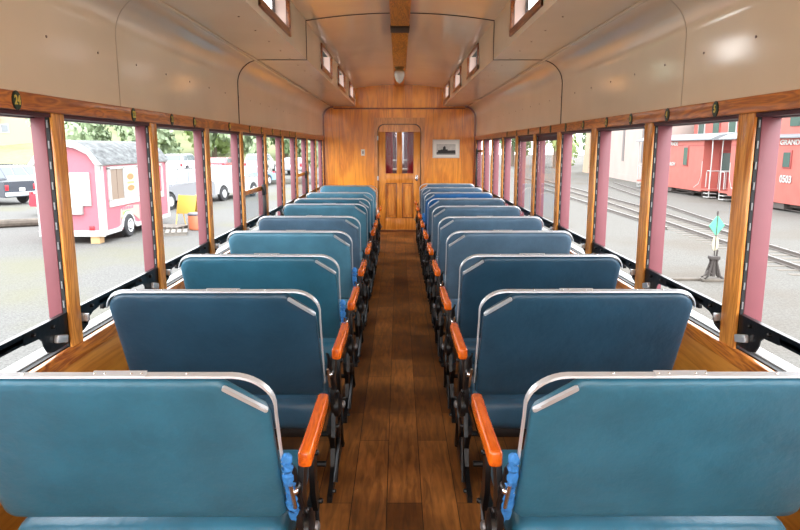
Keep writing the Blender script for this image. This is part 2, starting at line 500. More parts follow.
# number plates on the header
def plate(side, y, num, label):
    x = side*(W-.022)
    r = thing('number_plate', label, 'number plate', (x, y-(.06 if side < 0 else .035), 1.716), group='oval seat number plates on the header rail')
    bm = B()
    pts = [(.026*cos(2*pi*i/20), .031*sin(2*pi*i/20)) for i in range(20)]
    prism(bm, pts, 'x', 0, -side*.004)
    obj('plate', bm, M_PLATE, r)
    bm = B(); ri = [(.0295*cos(2*pi*i/24), .0345*sin(2*pi*i/24)) for i in range(24)]
    prism(bm, ri, 'x', 0, -side*.002)
    obj('rim', bm, M_BLACK, r)
    if num:
        mx = (MX_right if side > 0 else MX_left)(-side*.005, 0, 0)
        text_mesh('numeral', num, .046, M_YEL, r, mx, .001, True, .8)
for y, n_ in ((2.47, '24'), (3.52, '22'), (4.10, '21'), (4.54, '20'), (5.46, '18'), (6.2, '17'), (6.72, '16'), (7.3, '15'), (7.78, '14'), (8.42, '13'), (8.9, '12')):
    plate(-1, y, n_, 'oval green plate with yellow number %s on the left header rail' % n_)
RP = ((2.98, '5'), (3.505, '4'), (4.045, '3'), (4.51, '2'), (5.07, '1'))
for y, n_ in RP:
    plate(1, y, n_, 'oval green plate with yellow number %s on the right header rail' % n_)
for i, y in enumerate((5.6, 6.15, 6.6, 7.2, 7.9, 8.6)):
    plate(1, y, None, 'small dark oval plate, number %d beyond plate 1 along the right header rail' % (i+1) if False else
          'dark oval plate on the right header rail, %s past the one numbered 1' % ('first', 'second', 'third', 'fourth', 'fifth', 'sixth')[i])

# ------------------------------------------------------------------ end wall with door
D_ = Y1
def rounded_top(x0, x1, z0, z1, r, n=7):
    return [(x0, z0), (x1, z0)] + arc(x1-r, z1-r, r, 0, 90, n) + arc(x0+r, z1-r, r, 90, 180, n)
# wall as faces around the doorway (two side panels, a lintel, an upper board)
bm = B()
DX0, DX1, DZ = -.405, .405, 1.985
prism(bm, [(-W, 0), (DX0, 0), (DX0, DZ), (DX0, 2.25), (-1.22, 2.25)] + arc(-1.20, 2.05, .2, 90, 180, 6)[1:], 'y', D_-.02, D_+.05)
prism(bm, [(-x, z) for x, z in ([(-W, 0), (DX0, 0), (DX0, DZ), (DX0, 2.25), (-1.22, 2.25)] + arc(-1.20, 2.05, .2, 90, 180, 6)[1:])], 'y', D_-.02, D_+.05)
box(bm, DX0, DX1, D_-.02, D_+.05, DZ, 2.25)
box(bm, -W-.05, W+.05, D_, D_+.05, 2.05, 2.72)
struct(obj('wall_front', bm, M_ENDW), 'varnished wood end wall with rounded upper corners')
bm = B()
box(bm, -1.2, 1.2, D_-.032, D_-.001, 2.238, 2.262, .003)
for s in (-1, 1):
    a = deck_profile(-.001); a = a[:-1]; b = deck_profile(-.028)[:-1]
    prism(bm, [(s*W*.999, .72)] + [(s*x, z) for x, z in a] + [(s*x, z) for x, z in b][::-1] + [(s*(W-.028), .72)], 'y', D_-.045, D_-.02)
for x in (-1.1, -.2, .2, 1.15, .62):
    if abs(x) < .4: box(bm, x-.002, x+.002, D_-.0225, D_-.019, 2.09, 2.24)
    else: box(bm, x-.002, x+.002, D_-.0225, D_-.019, .1, 2.24)
struct(obj('trim_18', bm, wood('dark veneer joint', (.16, .03, .004), (.3, .07, .01), 'z')), 'dark edge strip over the end wall')
dr = struct(thing('door_1', loc=(0, D_, 0)), 'oak end door with two curtained panes')
# frame: outer rectangle minus rounded opening, made of jambs + head with curved corner
bm = B(); r = .13
def jamb(s):
    pts = [(.463, 0), (.463, 2.085), (0, 2.085), (0, 1.975)] + arc(.40-r, 1.975-r, r, 90, 0, 8) + [(.40, 0)]
    return [(s*x, z) for x, z in pts]
for s in (-1, 1): prism(bm, jamb(s), 'y', -.045, -.018)
obj('door_frame', bm, wood('door frame oak', (.48, .15, .015), (.72, .28, .05), 'z', scale=.7), dr)
bm = B()
for s in (-1, 1):
    pts = [(.40, 0), (.40, 1.975-r)] + arc(.40-r, 1.975-r, r, 0, 90, 8) + [(0, 1.975), (0, 1.963)] + arc(.388-r, 1.963-r, r, 90, 0, 8) + [(.388, 0)]
    prism(bm, [(s*x, z) for x, z in pts], 'y', -.047, -.012)
obj('door_gap', bm, M_SEAM, dr)
# leaf: stiles and rails around panes and panels
lf = B()
PW = [(-.255, -.048), (.052, .262)]
def lbox(x0, x1, z0, z1): box(lf, x0, x1, -.03, .01, z0, z1, .003)
lbox(-.395, -.255, .01, 1.83); lbox(.262, .395, .01, 1.83); lbox(-.048, .052, .246, .90); lbox(-.048, .052, 1.077, 1.83)
lbox(-.255, .262, .01, .246); lbox(-.255, .262, .90, 1.077)
prism(lf, [(-.395, 1.83), (.395, 1.83)] + arc(.39-r, 1.97-r, r, 0, 90, 6) + arc(-.39+r, 1.97-r, r, 90, 180, 6), 'y', -.03, .01)
leaf = obj('door_leaf', lf, M_DOOR, dr)
for x0, x1 in PW:
    bm = B(); box(bm, x0, x1, -.006, .006, .246, .90); box(bm, x0+.045, x1-.045, -.018, -.004, .30, .845, .012, 1)
    obj('raised_panel', bm, M_DOOR, dr)
    bm = B()
    for q in ((x0, x0+.014, .246, .90), (x1-.014, x1, .246, .90), (x0+.014, x1-.014, .246, .26), (x0+.014, x1-.014, .886, .90)): box(bm, q[0], q[1], -.0325, -.006, q[2], q[3], .002)
    obj('panel_moulding', bm, M_DKOAK, dr)
    bm = B(); box(bm, x0, x1, -.012, -.008, 1.077, 1.83)
    obj('pane', bm, glass('door glass', (.9, .9, .9), .008), dr)
for (x0, x1) in ((-.255, -.125), (.15, .262)):
    bm = B(); n = 18
    for side in (0,):
        va = [bm.verts.new((x0+(x1-x0)*i/n, .03+.010*sin(i*1.9), 1.07)) for i in range(n+1)]
        vb = [bm.verts.new((x0+(x1-x0)*i/n, .03+.010*sin(i*1.9), 1.84)) for i in range(n+1)]
        vc = [bm.verts.new((v.co.x, v.co.y+.004, v.co.z)) for v in va]; vd = [bm.verts.new((v.co.x, v.co.y+.004, v.co.z)) for v in vb]
        for i in range(n):
            bm.faces.new((va[i], va[i+1], vb[i+1], vb[i])); bm.faces.new((vc[i], vd[i], vd[i+1], vc[i+1]))
    obj('curtain', bm, M_RED, dr)
bm = B(); lathe(bm, [(.012, 0), (.012, -.03), (.03, -.035), (.033, -.055), (.018, -.07)], (.322, -.03, .992), 14, 'y')
obj('knob', bm, M_CHROME, dr)
bm = B(); box(bm, .30, .344, -.034, -.03, .94, 1.05, .002); obj('lock_plate', bm, M_CHROME, dr)
for z in (.99, 1.72, .25):
    bm = B(); box(bm, -.41, -.385, -.052, -.03, z-.04, z+.04, .004); obj('hinge', bm, M_ALU, dr)
bm = B(); box(bm, -.46, .46, -.07, .0, 0, .03, .006); obj('threshold', bm, wood('dark threshold', (.12, .03, .008), (.22, .07, .02), 'x'), dr)
# vestibule beyond the door: dark platform end seen through the panes
bm = B()
box(bm, -.62, -.50, 13.1, 13.2, 0, 2.2); box(bm, .50, .62, 13.1, 13.2, 0, 2.2)
box(bm, -1.4, 1.4, 13.1, 13.2, 1.9, 2.3)
struct(obj('wall_vestibule', bm, mat('platform posts', (.12, .03, .03), .6)), 'dark posts of the end platform behind the door')
ac = thing('added_carriage_end', 'added dark carriage end that keeps the door panes dim', 'rail car', (0, 14.3, -.3))  # added behind the door to darken what the panes show
bm = B(); box(bm, -1.45, 1.45, 0, 3, 0, 2.9, .05); obj('carriage_body', bm, mat('dark maroon carriage end', (.05, .012, .018), .5), ac)
bm = B(); box(bm, -.06, .10, -.03, 0, 1.5, 2.3, .005); obj('end_window', bm, mat('pale end window', (.45, .47, .5), .2), ac)
rl = thing('platform_railing', 'dark end railing seen through the door panes', 'railing', (0, 13.25, 0))
bm = B(); tube(bm, [(-.5, 0, 1.12), (.5, 0, 1.12)], .02); tube(bm, [(-.5, 0, 1.3), (.5, 0, 1.3)], .012); obj('top_rail', bm, M_ALU, rl)
bm = B()
for i in range(9): tube(bm, [(-.48+.12*i, 0, 0), (-.48+.12*i, 0, 1.12)], .01, 6)
obj('balusters', bm, M_BLACK, rl)

# light switch and picture
sw = thing('light_switch', 'small pale switch plate on the end wall left of the door', 'light switch', (-.67, D_-.02, 1.46))
bm = B(); box(bm, -.035, .035, -.008, 0, -.058, .058, .004); obj('switch_plate', bm, M_WHITEP, sw)
bm = B(); box(bm, -.012, .012, -.014, -.006, -.025, .025, .002); obj('toggle', bm, mat('brown toggle', (.12, .06, .03), .4), sw)
pc = thing('framed_picture', 'white-framed black and white train picture on the end wall', 'picture', (.86, D_-.022, 1.526))
bm = B()
for q in ((-.248, .248, .148, .167), (-.248, .248, -.167, -.148)): box(bm, q[0], q[1], -.022, 0, q[2], q[3], .003)
for q in ((-.248, -.229), (.229, .248)): box(bm, q[0], q[1], -.021, 0, -.166, .166, .003)
obj('picture_frame', bm, mat('pale frame', (.72, .70, .62), .4), pc)
bm = B(); box(bm, -.235, .235, -.006, -.001, -.155, .155); obj('mat_board', bm, mat('white mat board', (.85, .83, .76), .6), pc)
bm = B(); box(bm, -.175, .175, -.0085, -.006, -.105, .085); obj('print', bm, mat('grey photo sky', (.55, .54, .50), .5, var=(18, .15, (1, 1, 1))), pc)
bm = B()
prism(bm, [(-.175, -.06), (-.175, -.10), (.175, -.10), (.175, -.045), (.06, -.05)], 'y', -.011, -.0087)
prism(bm, [(-.15, -.06), (-.15, -.025), (-.10, -.02), (-.09, -.012), (-.06, -.012), (-.055, .03), (-.03, .05), (-.01, .04), (-.005, -.01), (.03, -.01), (.03, -.03), (.17, -.025), (.17, -.06)], 'y', -.012, -.0088)
obj('train_silhouette', bm, mat('dark print ink', (.02, .02, .02), .6), pc)
bm = B(); box(bm, -.172, .172, -.0112, -.0086, -.105, -.078); obj('foreground', bm, mat('mid grey ink', (.16, .16, .15), .6), pc)

# ceiling lamp
lp = thing('ceiling_lamp', 'small glass teardrop lamp hanging from the ridge board', 'ceiling lamp', (0, 9.4, 2.645))
bm = B(); lathe(bm, [(.07, 0), (.07, -.012), (.05, -.03), (.05, -.045), (.072, -.05), (.072, -.062)], (0, 0, 0), 20); obj('lamp_base', bm, mat('brass gallery', (.35, .22, .09), .3, .9), lp)
bm = B(); lathe(bm, [(.066, -.055), (.073, -.075), (.073, -.11), (.062, -.15), (.043, -.19), (.02, -.212), (.004, -.22)], (0, 0, 0), 20)
obj('glass_globe', bm, mat('ribbed glass globe', (.75, .70, .60), .12, coat=.6, spec=.8), lp)

M_FILL = mat('fill lamp globe', (.9, .85, .75), .3, emit=((1, .86, .66), 6.))  # glow for the fill lamps, added out of view to brighten the interior
for yy, wh in ((.3, 'nearest the camera'), (-1.6, 'behind the camera')):
    l2 = thing('fill_lamp', 'lit added fill lamp hung from the ridge board %s' % wh, 'added fill lamp', (0, yy, 2.645))
    bm = B(); lathe(bm, [(.05, 0), (.05, -.012), (.012, -.03), (.010, -.30), (.04, -.31), (.072, -.33), (.072, -.345)], (0, 0, 0), 20); obj('lamp_base', bm, MATS['brass gallery'], l2)
    bm = B(); lathe(bm, [(.066, -.34), (.073, -.36), (.073, -.39), (.062, -.43), (.043, -.46), (.02, -.475), (.004, -.48)], (0, 0, 0), 20); obj('glass_globe', bm, M_FILL, l2)
    ld = bpy.data.lights.new('fill_light', 'POINT'); ld.energy = 12; ld.color = (1, .90, .76); ld.shadow_soft_size = .16  # added fill light under each globe
    lo_ = bpy.data.objects.new('fill_light', ld); COL.objects.link(lo_); lo_.location = (0, yy, 2.645-.60)

# unseen rear bulkhead; wide doorway opened to light the interior
bm = B()
box(bm, -W-.1, -.95, Y0-.06, Y0, 0, 2.72); box(bm, .95, W+.1, Y0-.06, Y0, 0, 2.72); box(bm, -.95, .95, Y0-.06, Y0, 2.15, 2.72)
struct(obj('wall_back', bm, M_ENDW), 'wood wall at the camera end, doorway opened to let in extra daylight')
# outer roof skin
bm = B()
for s in (-1, 1):
    prism(bm, [(s*.85, 2.40), (s*1.30, 2.38), (s*1.50, 2.26), (s*1.56, 2.06), (s*1.60, 1.98), (s*1.60, 1.96), (s*1.50, 1.96), (s*1.47, 1.80), (s*1.455, 1.80), (s*1.455, 2.24), (s*1.3, 2.355), (s*.85, 2.355)], 'y', Y0-.05, Y1+1.0)
prism(bm, [(-1.0, 2.70), (-.5, 2.78), (0, 2.80), (.5, 2.78), (1.0, 2.70), (1.0, 2.675), (0, 2.74), (-1.0, 2.675)], 'y', Y0-.05, Y1+1.0)
struct(obj('ceiling_outer', bm, mat('black roof', (.03, .03, .03), .7)), 'dark outer roof of the carriage')
for s, nm in ((-1, 'left'), (1, 'right')):
    bm = B(); x0, x1 = sorted((s*1.501, s*1.52)); box(bm, x0, x1, Y0-.05, Y1+1, -.35, .66)
    struct(obj('wall_outer_%s' % nm, bm, M_MAROON), 'maroon outer side of the carriage')

# ================================================================== SEATS
SW_ = .832
def back_outline(n=8):
    """(u,w) outline of upholstery, u from aisle, w up the back"""
    p = [(.012, .0), (SW_, .0)]
    p = [(.03, .03)] + arc(SW_-.04, .07, .04, -90, 0, 4) + arc(SW_-.075, .575-.075, .075, 0, 90, n)
    p += [(.125, .572), (.020, .482), (.012, .45), (.008, .05)]
    return p
def offset(pts, d):
    n = len(pts); out = []
    for i in range(n):
        a, b, c = Vector(pts[i-1]), Vector(pts[i]), Vector(pts[(i+1) % n])
        e1 = (b-a).normalized(); e2 = (c-b).normalized()
        n1 = Vector((-e1.y, e1.x)); n2 = Vector((-e2.y, e2.x))
        m = (n1+n2).normalized(); k = d/max(.5, m.dot(n1))
        out.append(tuple(b+m*k))
    return out
def dens(pts, L=.06):
    out = []
    for i in range(len(pts)):
        a, b = Vector(pts[i]), Vector(pts[(i+1) % len(pts)])
        k = max(1, int((b-a).length/L))
        for j in range(k): out.append(tuple(a+(b-a)*j/k))
    return out
TILT = math.atan(.45)
def seat_parts(side, flip=False):
    """returns transform helpers. local origin: floor under back's foot line, aisle edge at x=side*.31 in world"""
    sg = -1 if flip else 1
    def P(u, w, t):   # t: thickness towards the camera (-y) side
        y = -w*sin(TILT)*sg - t*cos(TILT)
        z = .47 + w*cos(TILT) - t*sin(TILT)*sg
        return Vector((side*(.312+u), y, z))
    return P
MESH = {}
def cached(key, fn):
    if key not in MESH: MESH[key] = fn()
    return MESH[key]
def add(name, key, fn, m, parent):
    """mesh cached on key+material"""
    k = (key, m.name)
    if k not in MESH:
        bm = fn(); me = bpy.data.meshes.new(name)
        bmesh.ops.recalc_face_normals(bm, faces=bm.faces); bm.to_mesh(me); bm.free(); shade(me, 40); me.materials.append(m)
        MESH[k] = me
    o = bpy.data.objects.new(name, MESH[k]); COL.objects.link(o); o.parent = parent
    return o

def make_seat(side, y, vin, label, wrap=False, flip=False, crease=0):
    root = thing('bench_seat', label, 'train seat', (-.016 if side < 0 else 0, y, 0), group='blue bench seats facing the far end')
    K = (side, flip)
    global SW_
    SW_ = .820 if side < 0 else .832
    P = seat_parts(side, flip)
    def f_back():
        bm = B(); base = dens(back_outline())
        # rings front->back
        lay = [(.0, .045), (0, .030), (0, -.030), (0, -.045)]
        rings_d = [(.115, .023), (.10, .023), (.06, .0225), (.03, .021), (.014, .018), (.004, .013), (0, .007), (0, -.007), (.004, -.013), (.014, -.018), (.03, -.021), (.06, -.0225), (.10, -.023), (.115, -.023)]
        R = []
        for d, t in rings_d:
            if d <= .014: o = offset(base, d)
            else: o = [(.42+(u-.42)*(1-d/.42), .302+(q-.302)*(1-d/.27)) for u, q in base]
            R.append([bm.verts.new(P(u, w, t)) for u, w in o])
        for i in range(len(R)-1):
            for k in range(len(base)):
                k2 = (k+1) % len(base)
                bm.faces.new((R[i][k], R[i][k2], R[i+1][k2], R[i+1][k]))
        for ring in (R[0], R[-1]):
            f = bm.faces.new(ring); f.normal_update()
            bmesh.ops.triangulate(bm, faces=[f])
        return bm
    bk = add('backrest', ('bk',)+K, f_back, vin, root)
    def rimpath():
        p = [(.002, .10), (.002, .30), (.000, .44)] + arc(.094, .487, .096, 178, 92, 9) + [(.30, .583), (.55, .583), (SW_-.075, .583)] + arc(SW_-.075, .583-.083, .083, 88, 5, 6)
        return p
    def strip(p, w, t0, t1, bm, e=.007):
        """flat band following path p, thickness e outward, spanning t0..t1"""
        n = len(p); V = []
        for i in range(n):
            a, c = Vector(p[max(i-1, 0)]), Vector(p[min(i+1, n-1)])
            d = (c-a).normalized(); nn = Vector((-d.y, d.x))
            q0 = Vector(p[i]); q1 = q0+nn*e
            V.append([bm.verts.new(P(q.x, q.y, t)) for q, t in ((q0, t0), (q1, t0+.003 if t0 < t1 else t0), (q1, t1-.003), (q0, t1))])
        for i in range(n-1):
            for k in range(4):
                bm.faces.new((V[i][k], V[i][(k+1) % 4], V[i+1][(k+1) % 4], V[i+1][k]))
        bm.faces.new(V[0]); bm.faces.new(V[-1][::-1])
    def f_rim():
        bm = B(); strip(rimpath(), 0, -.010, .011, bm, .005)
        # overlap joints
        strip([(.30, .588), (.43, .588)], 0, -.012, .013, bm, .003)
        return bm
    rm = add('metal_rim', ('rim',)+K, f_rim, M_ALU, root)
    def f_riv():
        bm = B()
        for u in (.31, .335, .40, .425, .60, .70, .20):
            for t in (.001,):
                c = P(u, .589, t); r = bmesh.ops.create_uvsphere(bm, u_segments=8, v_segments=5, radius=.0035, matrix=Matrix.Translation(c))
        return bm
    add('rivets', ('riv',)+K, f_riv, M_CHROME, rm)
    def f_handle():
        bm = B()
        # flat rounded bar lying over the chamfered corner, facing the camera
        def bar(u0, w0, u1, w1, wd, t0, t1):
            a = Vector((u0, w0)); b = Vector((u1, w1)); d = (b-a).normalized(); nn = Vector((-d.y, d.x))
            pts = []
            for i in range(9):
                an = -90+180*i/8; pts.append(b + d*cos(radians(an))*wd + nn*sin(radians(an))*wd)
            for i in range(9):
                an = 90+180*i/8; pts.append(a + d*cos(radians(an))*wd + nn*sin(radians(an))*wd)
            A = [bm.verts.new(P(q.x, q.y, t0)) for q in pts]; C = [bm.verts.new(P(q.x, q.y, t1)) for q in pts]
            n = len(pts); bm.faces.new(A); bm.faces.new(C[::-1])
            for i in range(n): bm.faces.new((A[i], A[(i+1) % n], C[(i+1) % n], C[i]))
        bar(.016, .490, .108, .562, .0062, .019, .029)
        bar(.020, .494, .027, .4995, .0035, .029, .031)
        return bm
    add('corner_handle', ('hd',)+K, f_handle, M_ALU, root)
    def f_cush():
        bm = B()
        x0, x1 = sorted((side*.325, side*(.31+SW_)))
        box(bm, x0, x1, -.03, .50, .325, .465, .045, 4)
        return bm
    add('seat_cushion', ('cu', side), f_cush, vin if not crease else vin, root)
    def f_base():
        bm = B()
        x0, x1 = sorted((side*.34, side*(.31+SW_-.01)))
        box(bm, x0, x1, .0, .47, .285, .33, .005)
        # footrest / cross bars near floor
        for yy, zz in ((.08, .12), (.40, .12)):
            tube(bm, [(side*.33, yy, zz), (side*1.15, yy, zz)], .014, 8)
        return bm
    add('seat_frame', ('fr', side), f_base, M_BLACK, root)
    def plate_leg(x, aisle=True):
        def f():
            bm = B()
            # cast side frame outline (y,z): foot, waist, shoulder
            out = [(-.05, 0), (.52, 0), (.52, .03), (.44, .045), (.36, .09), (.33, .17), (.37, .24), (.46, .30), (.47, .34),
                   (.0, .34), (.0, .30), (.08, .24), (.13, .17), (.11, .09), (.03, .045), (-.05, .03)]
            prism(bm, out, 'x', side*x, side*(x+.022))
            if aisle:
                arm = [(-.03, .30), (.0, .40), (-.035, .48), (-.03, .56), (.02, .62), (.02, .652), (.40, .652), (.40, .63), (.345, .60), (.30, .52), (.31, .42), (.36, .34), (.30, .32), (.245, .42), (.235, .52),
                       (.26, .60), (.10, .60), (.055, .55), (.06, .48), (.09, .40), (.08, .31)]
                prism(bm, arm, 'x', side*(x-.018), side*(x))
                # round hub and ribs
                lathe(bm, [(.055, 0), (.055, -side*.02), (.03, -side*.03)], (side*(x-.012), .03, .43), 16, 'x')
                lathe(bm, [(.04, 0), (.04, -side*.018)], (side*x, .21, .25), 14, 'x')
                for (yy, zz) in ((0, .03), (.46, .03), (.21, .25), (.34, .335), (.02, .33), (.25, .56), (.0, .50)):
                    lathe(bm, [(.010, 0), (.010, -side*.010), (.006, -side*.014)], (side*(x-.018 if zz > .32 else x), yy, zz), 8, 'x')
                tube(bm, [(side*(x-.008), .04, .05), (side*(x-.014), .15, .22), (side*(x-.008), .05, .40)], .011, 6)
                tube(bm, [(side*(x-.008), .43, .05), (side*(x-.014), .30, .22), (side*(x-.008), .36, .34)], .011, 6)
            return bm
        return f
    add('side_frame', ('lgA', side), plate_leg(.292), M_BLACK, root)
    add('side_frame', ('lgW', side), plate_leg(1.15, False), M_BLACK, root)
    def f_cap():
        bm = B(); lathe(bm, [(.017, 0), (.017, -side*.008), (.009, -side*.013)], (side*.246, .03, .43), 12, 'x')
        return bm
    add('hub_cap', ('hc', side), f_cap, M_DULL, root)
    def f_arm():
        bm = B()
        xs = sorted((side*.242, side*.281))
        vs = box(bm, xs[0], xs[1], -.055, .42, .660, .712, .012, 4)
        bmesh.ops.subdivide_edges(bm, edges=[e for e in bm.edges if abs(e.verts[0].co.y-e.verts[1].co.y) > .3], cuts=6)
        for v in bm.verts:
            t = (v.co.y+.055)/.475
            v.co.z += .004*sin(t*pi) - .010*t*t
            v.co.x += -side*.004*sin(t*pi)
        return bm
    am = add('armrest', ('am', side), f_arm, M_ARM, root)
    # lever at the aisle edge of the back
    def f_lever():
        bm = B()
        pth = [P(-.030, .01, .0), P(-.034, .08, .0), P(-.022, .15, .0), P(-.026, .23, .0), P(-.018, .26, .0)]
        tube(bm, pth, [.012, .010, .014, .009, .006], 8)
        bmesh.ops.create_uvsphere(bm, u_segments=10, v_segments=6, radius=.02, matrix=Matrix.Translation(P(-.024, .15, 0)))
        bmesh.ops.create_uvsphere(bm, u_segments=10, v_segments=6, radius=.016, matrix=Matrix.Translation(P(-.03, .04, 0)))
        return bm
    add('back_lever', ('lv',)+K, f_lever, M_BLACK if not wrap else M_BLACK, root)
    def f_lev2():
        bm = B()
        tube(bm, [P(-.024, .10, .03), P(-.020, .20, .03)], .006, 6)
        bmesh.ops.create_uvsphere(bm, u_segments=10, v_segments=6, radius=.010, matrix=Matrix.Translation(P(-.028, .16, .02)))
        return bm
    add('lever_pin', ('lp',)+K, f_lev2, M_CHROME, root)
    if wrap:
        def f_wrap():
            bm = B(); rnd = random.Random(3)
            pth = []; rr = []
            for i in range(17):
                w = .03+.27*i/16
                pth.append(P(-.012+rnd.uniform(-.003, .003), w, .006+rnd.uniform(-.004, .004))); rr.append(.0165+rnd.uniform(-.0012, .0012)+(.0015 if i in (3, 4, 9) else 0))
            rr[-1] = .005
            tube(bm, pth, rr, 10)
            tube(bm, [P(-.022, .0, .0), P(-.026, .05, -.004), P(-.020, .12, .0), P(-.024, .18, -.002), P(-.016, .22, .0)], [.012, .009, .012, .010, .006], 8)
            return bm
        add('cloth_wrap', ('wr',)+K, f_wrap, M_RAG, root)
    return root

ORD = ['nearest', 'second', 'third', 'fourth', 'fifth', 'sixth', 'seventh', 'eighth', 'ninth', 'tenth']
TOPOFF = .575*sin(TILT)+.01
left_tops = [1.522, 2.475, 3.328, 4.302, 5.252, 6.43, 7.122, 8.074]
left_v = [V_TEAL, V_NAVY, V_TEAL, V_TEAL2, V_SLATE, V_TEAL2, V_TEAL, V_TEAL2, V_TEAL2]  # tone per row carries light and viewing angle in the colour
lname = {V_TEAL.name: 'teal', V_TEAL2.name: 'lit-tone teal', V_NAVY.name: 'shade-tone navy', V_SLATE.name: 'lit-tone slate blue', V_BRIGHT.name: 'bright blue'}
for i, t in enumerate(left_tops):
    v = left_v[i]; wr = i in (0, 2, 3)
    lab = '%s bench seat left of the aisle, %s row%s' % (lname[v.name], ORD[i], ' from camera, blue cloth on lever' if wr else ' from the camera')
    make_seat(-1, t+TOPOFF, v, lab, wr)
make_seat(-1, 9.33, V_TEAL2, 'lit-tone teal bench seat left of the aisle, farthest row by the end wall', flip=True)
right_tops = [1.522, 2.475, 3.328, 4.302, 5.213, 6.182, 7.122, 8.074, 9.083, 10.05]
right_v = [V_TEAL, V_NAVY, V_NAVY, V_SLATE, V_SLATE, V_SLATE, V_SLATE, V_BRIGHT, V_SLATE, V_SLATE]
for i, t in enumerate(right_tops):
    v = right_v[i]; wr = i in (0, 7)
    lab = '%s bench seat right of the aisle, %s row%s' % (lname[v.name], ORD[i], ' from camera, blue cloth on lever' if wr else ' from the camera')
    make_seat(1, t+TOPOFF, v, lab, wr)

# ================================================================== OUTSIDE
G_L = gravel('pale gravel yard', (.072, .069, .064), (.165, .158, .147), 26, (.125, .118, .075))
G_R = gravel('grey gravel yard', (.072, .066, .058), (.152, .142, .128), 24, (.095, .077, .06))
bm = B()
def ggrid(bm, x0, x1, y0, y1, z, nx=40, ny=40, f=None):
    V = [[bm.verts.new((x0+(x1-x0)*i/nx, y0+(y1-y0)*j/ny, z+(f(x0+(x1-x0)*i/nx, y0+(y1-y0)*j/ny) if f else 0))) for j in range(ny+1)] for i in range(nx+1)]
    for i in range(nx):
        for j in range(ny): bm.faces.new((V[i][j], V[i+1][j], V[i+1][j+1], V[i][j+1]))
ggrid(bm, -160, -.0, -60, 260, GZ, 4, 4); struct(obj('ground', bm, G_L), 'pale gravel yard on the left')
bm = B(); ggrid(bm, 0, 160, -60, 260, GZ, 4, 4); struct(obj('ground_right', bm, G_R), 'grey gravel railway yard on the right')

# worn tarmac patch on the right, behind the switch stand
M_RAIL = mat('rusty rail', (.12, .10, .088), .6, .2)
M_TIE = mat('weathered tie', (.105, .087, .07), .9, var=(5, .3, (1, 1, 1)))
M_RUST = mat('rusty iron', (.055, .045, .04), .8, bump=(30, .5))
def rail_line(p0, p1, label):
    a, b = Vector((*p0, GZ+.012)), Vector((*p1, GZ+.012)); L = (b-a).length
    ang = math.atan2((b-a).y, (b-a).x)
    r = thing('rail', label, 'rail', a, ang, group='rails of the yard tracks')
    bm = B()
    prism(bm, [(-.05, 0), (.05, 0), (.05, .012), (.008, .022), (.008, .066), (.026, .074), (.026, .10), (-.026, .10), (-.026, .074), (-.008, .066), (-.008, .022), (-.05, .012)], 'x', 0, L)
    bmesh.ops.recalc_face_normals(bm, faces=bm.faces)
    obj('rail_web', bm, M_RAIL, r)
    bm = B(); box(bm, 0, L, -.023, .023, .1001, .103); obj('polished_top', bm, mat('polished rail head', (.22, .21, .20), .45, .5), r)
    return r
TR = [((9.05, 14.0), (10.25, 31.0)), ((9.98, 14.0), (11.2, 31.0)), ((10.25, 31.1), (11.2, 60.0)), ((11.2, 31.1), (12.15, 60.0)),
      ((11.32, 22.0), (15.4, 51.0)), ((14.2, 35.0), (16.6, 51.0)), ((9.05, 22.0), (9.5, 46.0))]
TL = ['main track near rail, the stretch behind the switch stand', 'main track far rail, the stretch behind the switch stand',
      'main track near rail running off toward the green trees', 'main track far rail running off toward the green trees',
      'diverging track near rail leading toward the pink building', 'diverging track far rail leading toward the pink building', 'lone rail on the near side of the main track']
for (a, b), l in zip(TR, TL): rail_line(a, b, l)
rail_line((6.9, -8.0), (9.05, 13.9), 'main track near rail, closest stretch to the carriage'); rail_line((7.85, -8.0), (9.98, 13.9), 'main track far rail, closest stretch to the carriage')
# ties: separate things, the ones in view
bm = B(); box(bm, -.95, .95, -.10, .10, -.06, .012, .01); tie_me = obj('railway_tie', bm, M_TIE)
first = True
for k in range(72):
    y = 8.0 + k*.55
    if y < 31: xc = 9.52+(y-14)*.0712
    else: xc = 10.72+(y-31)*.0328
    o = tie_me if first else tie_me.copy()
    if not first: COL.objects.link(o)
    first = False
    o.location = (xc, y, GZ); o.rotation_euler = (0, 0, -.06)
    tag(o, 'weathered wooden tie under the yard track, flush with the gravel', 'railway tie', 'ties under the yard track')

# switch stand
ss = thing('switch_stand', 'rusty switch stand with a green diamond target by the track', 'switch stand', (6.55, 13.43, GZ))
bm = B(); box(bm, -.25, .25, -.12, .12, 0, .06, .01); box(bm, -1.0, .0, .02, .10, 0, .05, .008)
obj('base_timber', bm, M_TIE, ss)
bm = B()
for sx, sy in ((-1, -1), (1, -1), (-1, 1), (1, 1)):
    tube(bm, [(sx*.19, sy*.09, .06), (sx*.12, sy*.06, .12), (sx*.05, sy*.04, .40), (sx*.06, sy*.05, .50)], [.03, .028, .022, .026], 8)
box(bm, -.10, .10, -.08, .08, .46, .53, .012)
lathe(bm, [(.05, .10), (.045, .30), (.05, .46)], (0, 0, 0), 12)
tube(bm, [(-.04, -.03, .15), (-.14, -.06, .22), (-.20, -.06, .12)], .022, 6)
obj('cast_stand', bm, M_RUST, ss)
bm = B(); tube(bm, [(0, 0, .5), (0, 0, 1.45)], .014, 8); tube(bm, [(.05, 0, .53), (.06, 0, .66)], .02, 8); obj('spindle', bm, M_RUST, ss)
R45 = Matrix.Rotation(radians(18), 4, 'Z')
bm = B(); prism(bm, [(0, .95), (.20, 1.165), (0, 1.38), (-.20, 1.165)], 'y', -.006, .006)
for v in bm.verts: v.co = R45 @ v.co
obj('green_target', bm, mat('green target paint', (.08, .42, .22), .5), ss)
bm = B(); prism(bm, [(.085*cos(2*pi*i/20), .79+.155*sin(2*pi*i/20)) for i in range(20)], 'y', -.006, .006)
for v in bm.verts: v.co = R45 @ v.co
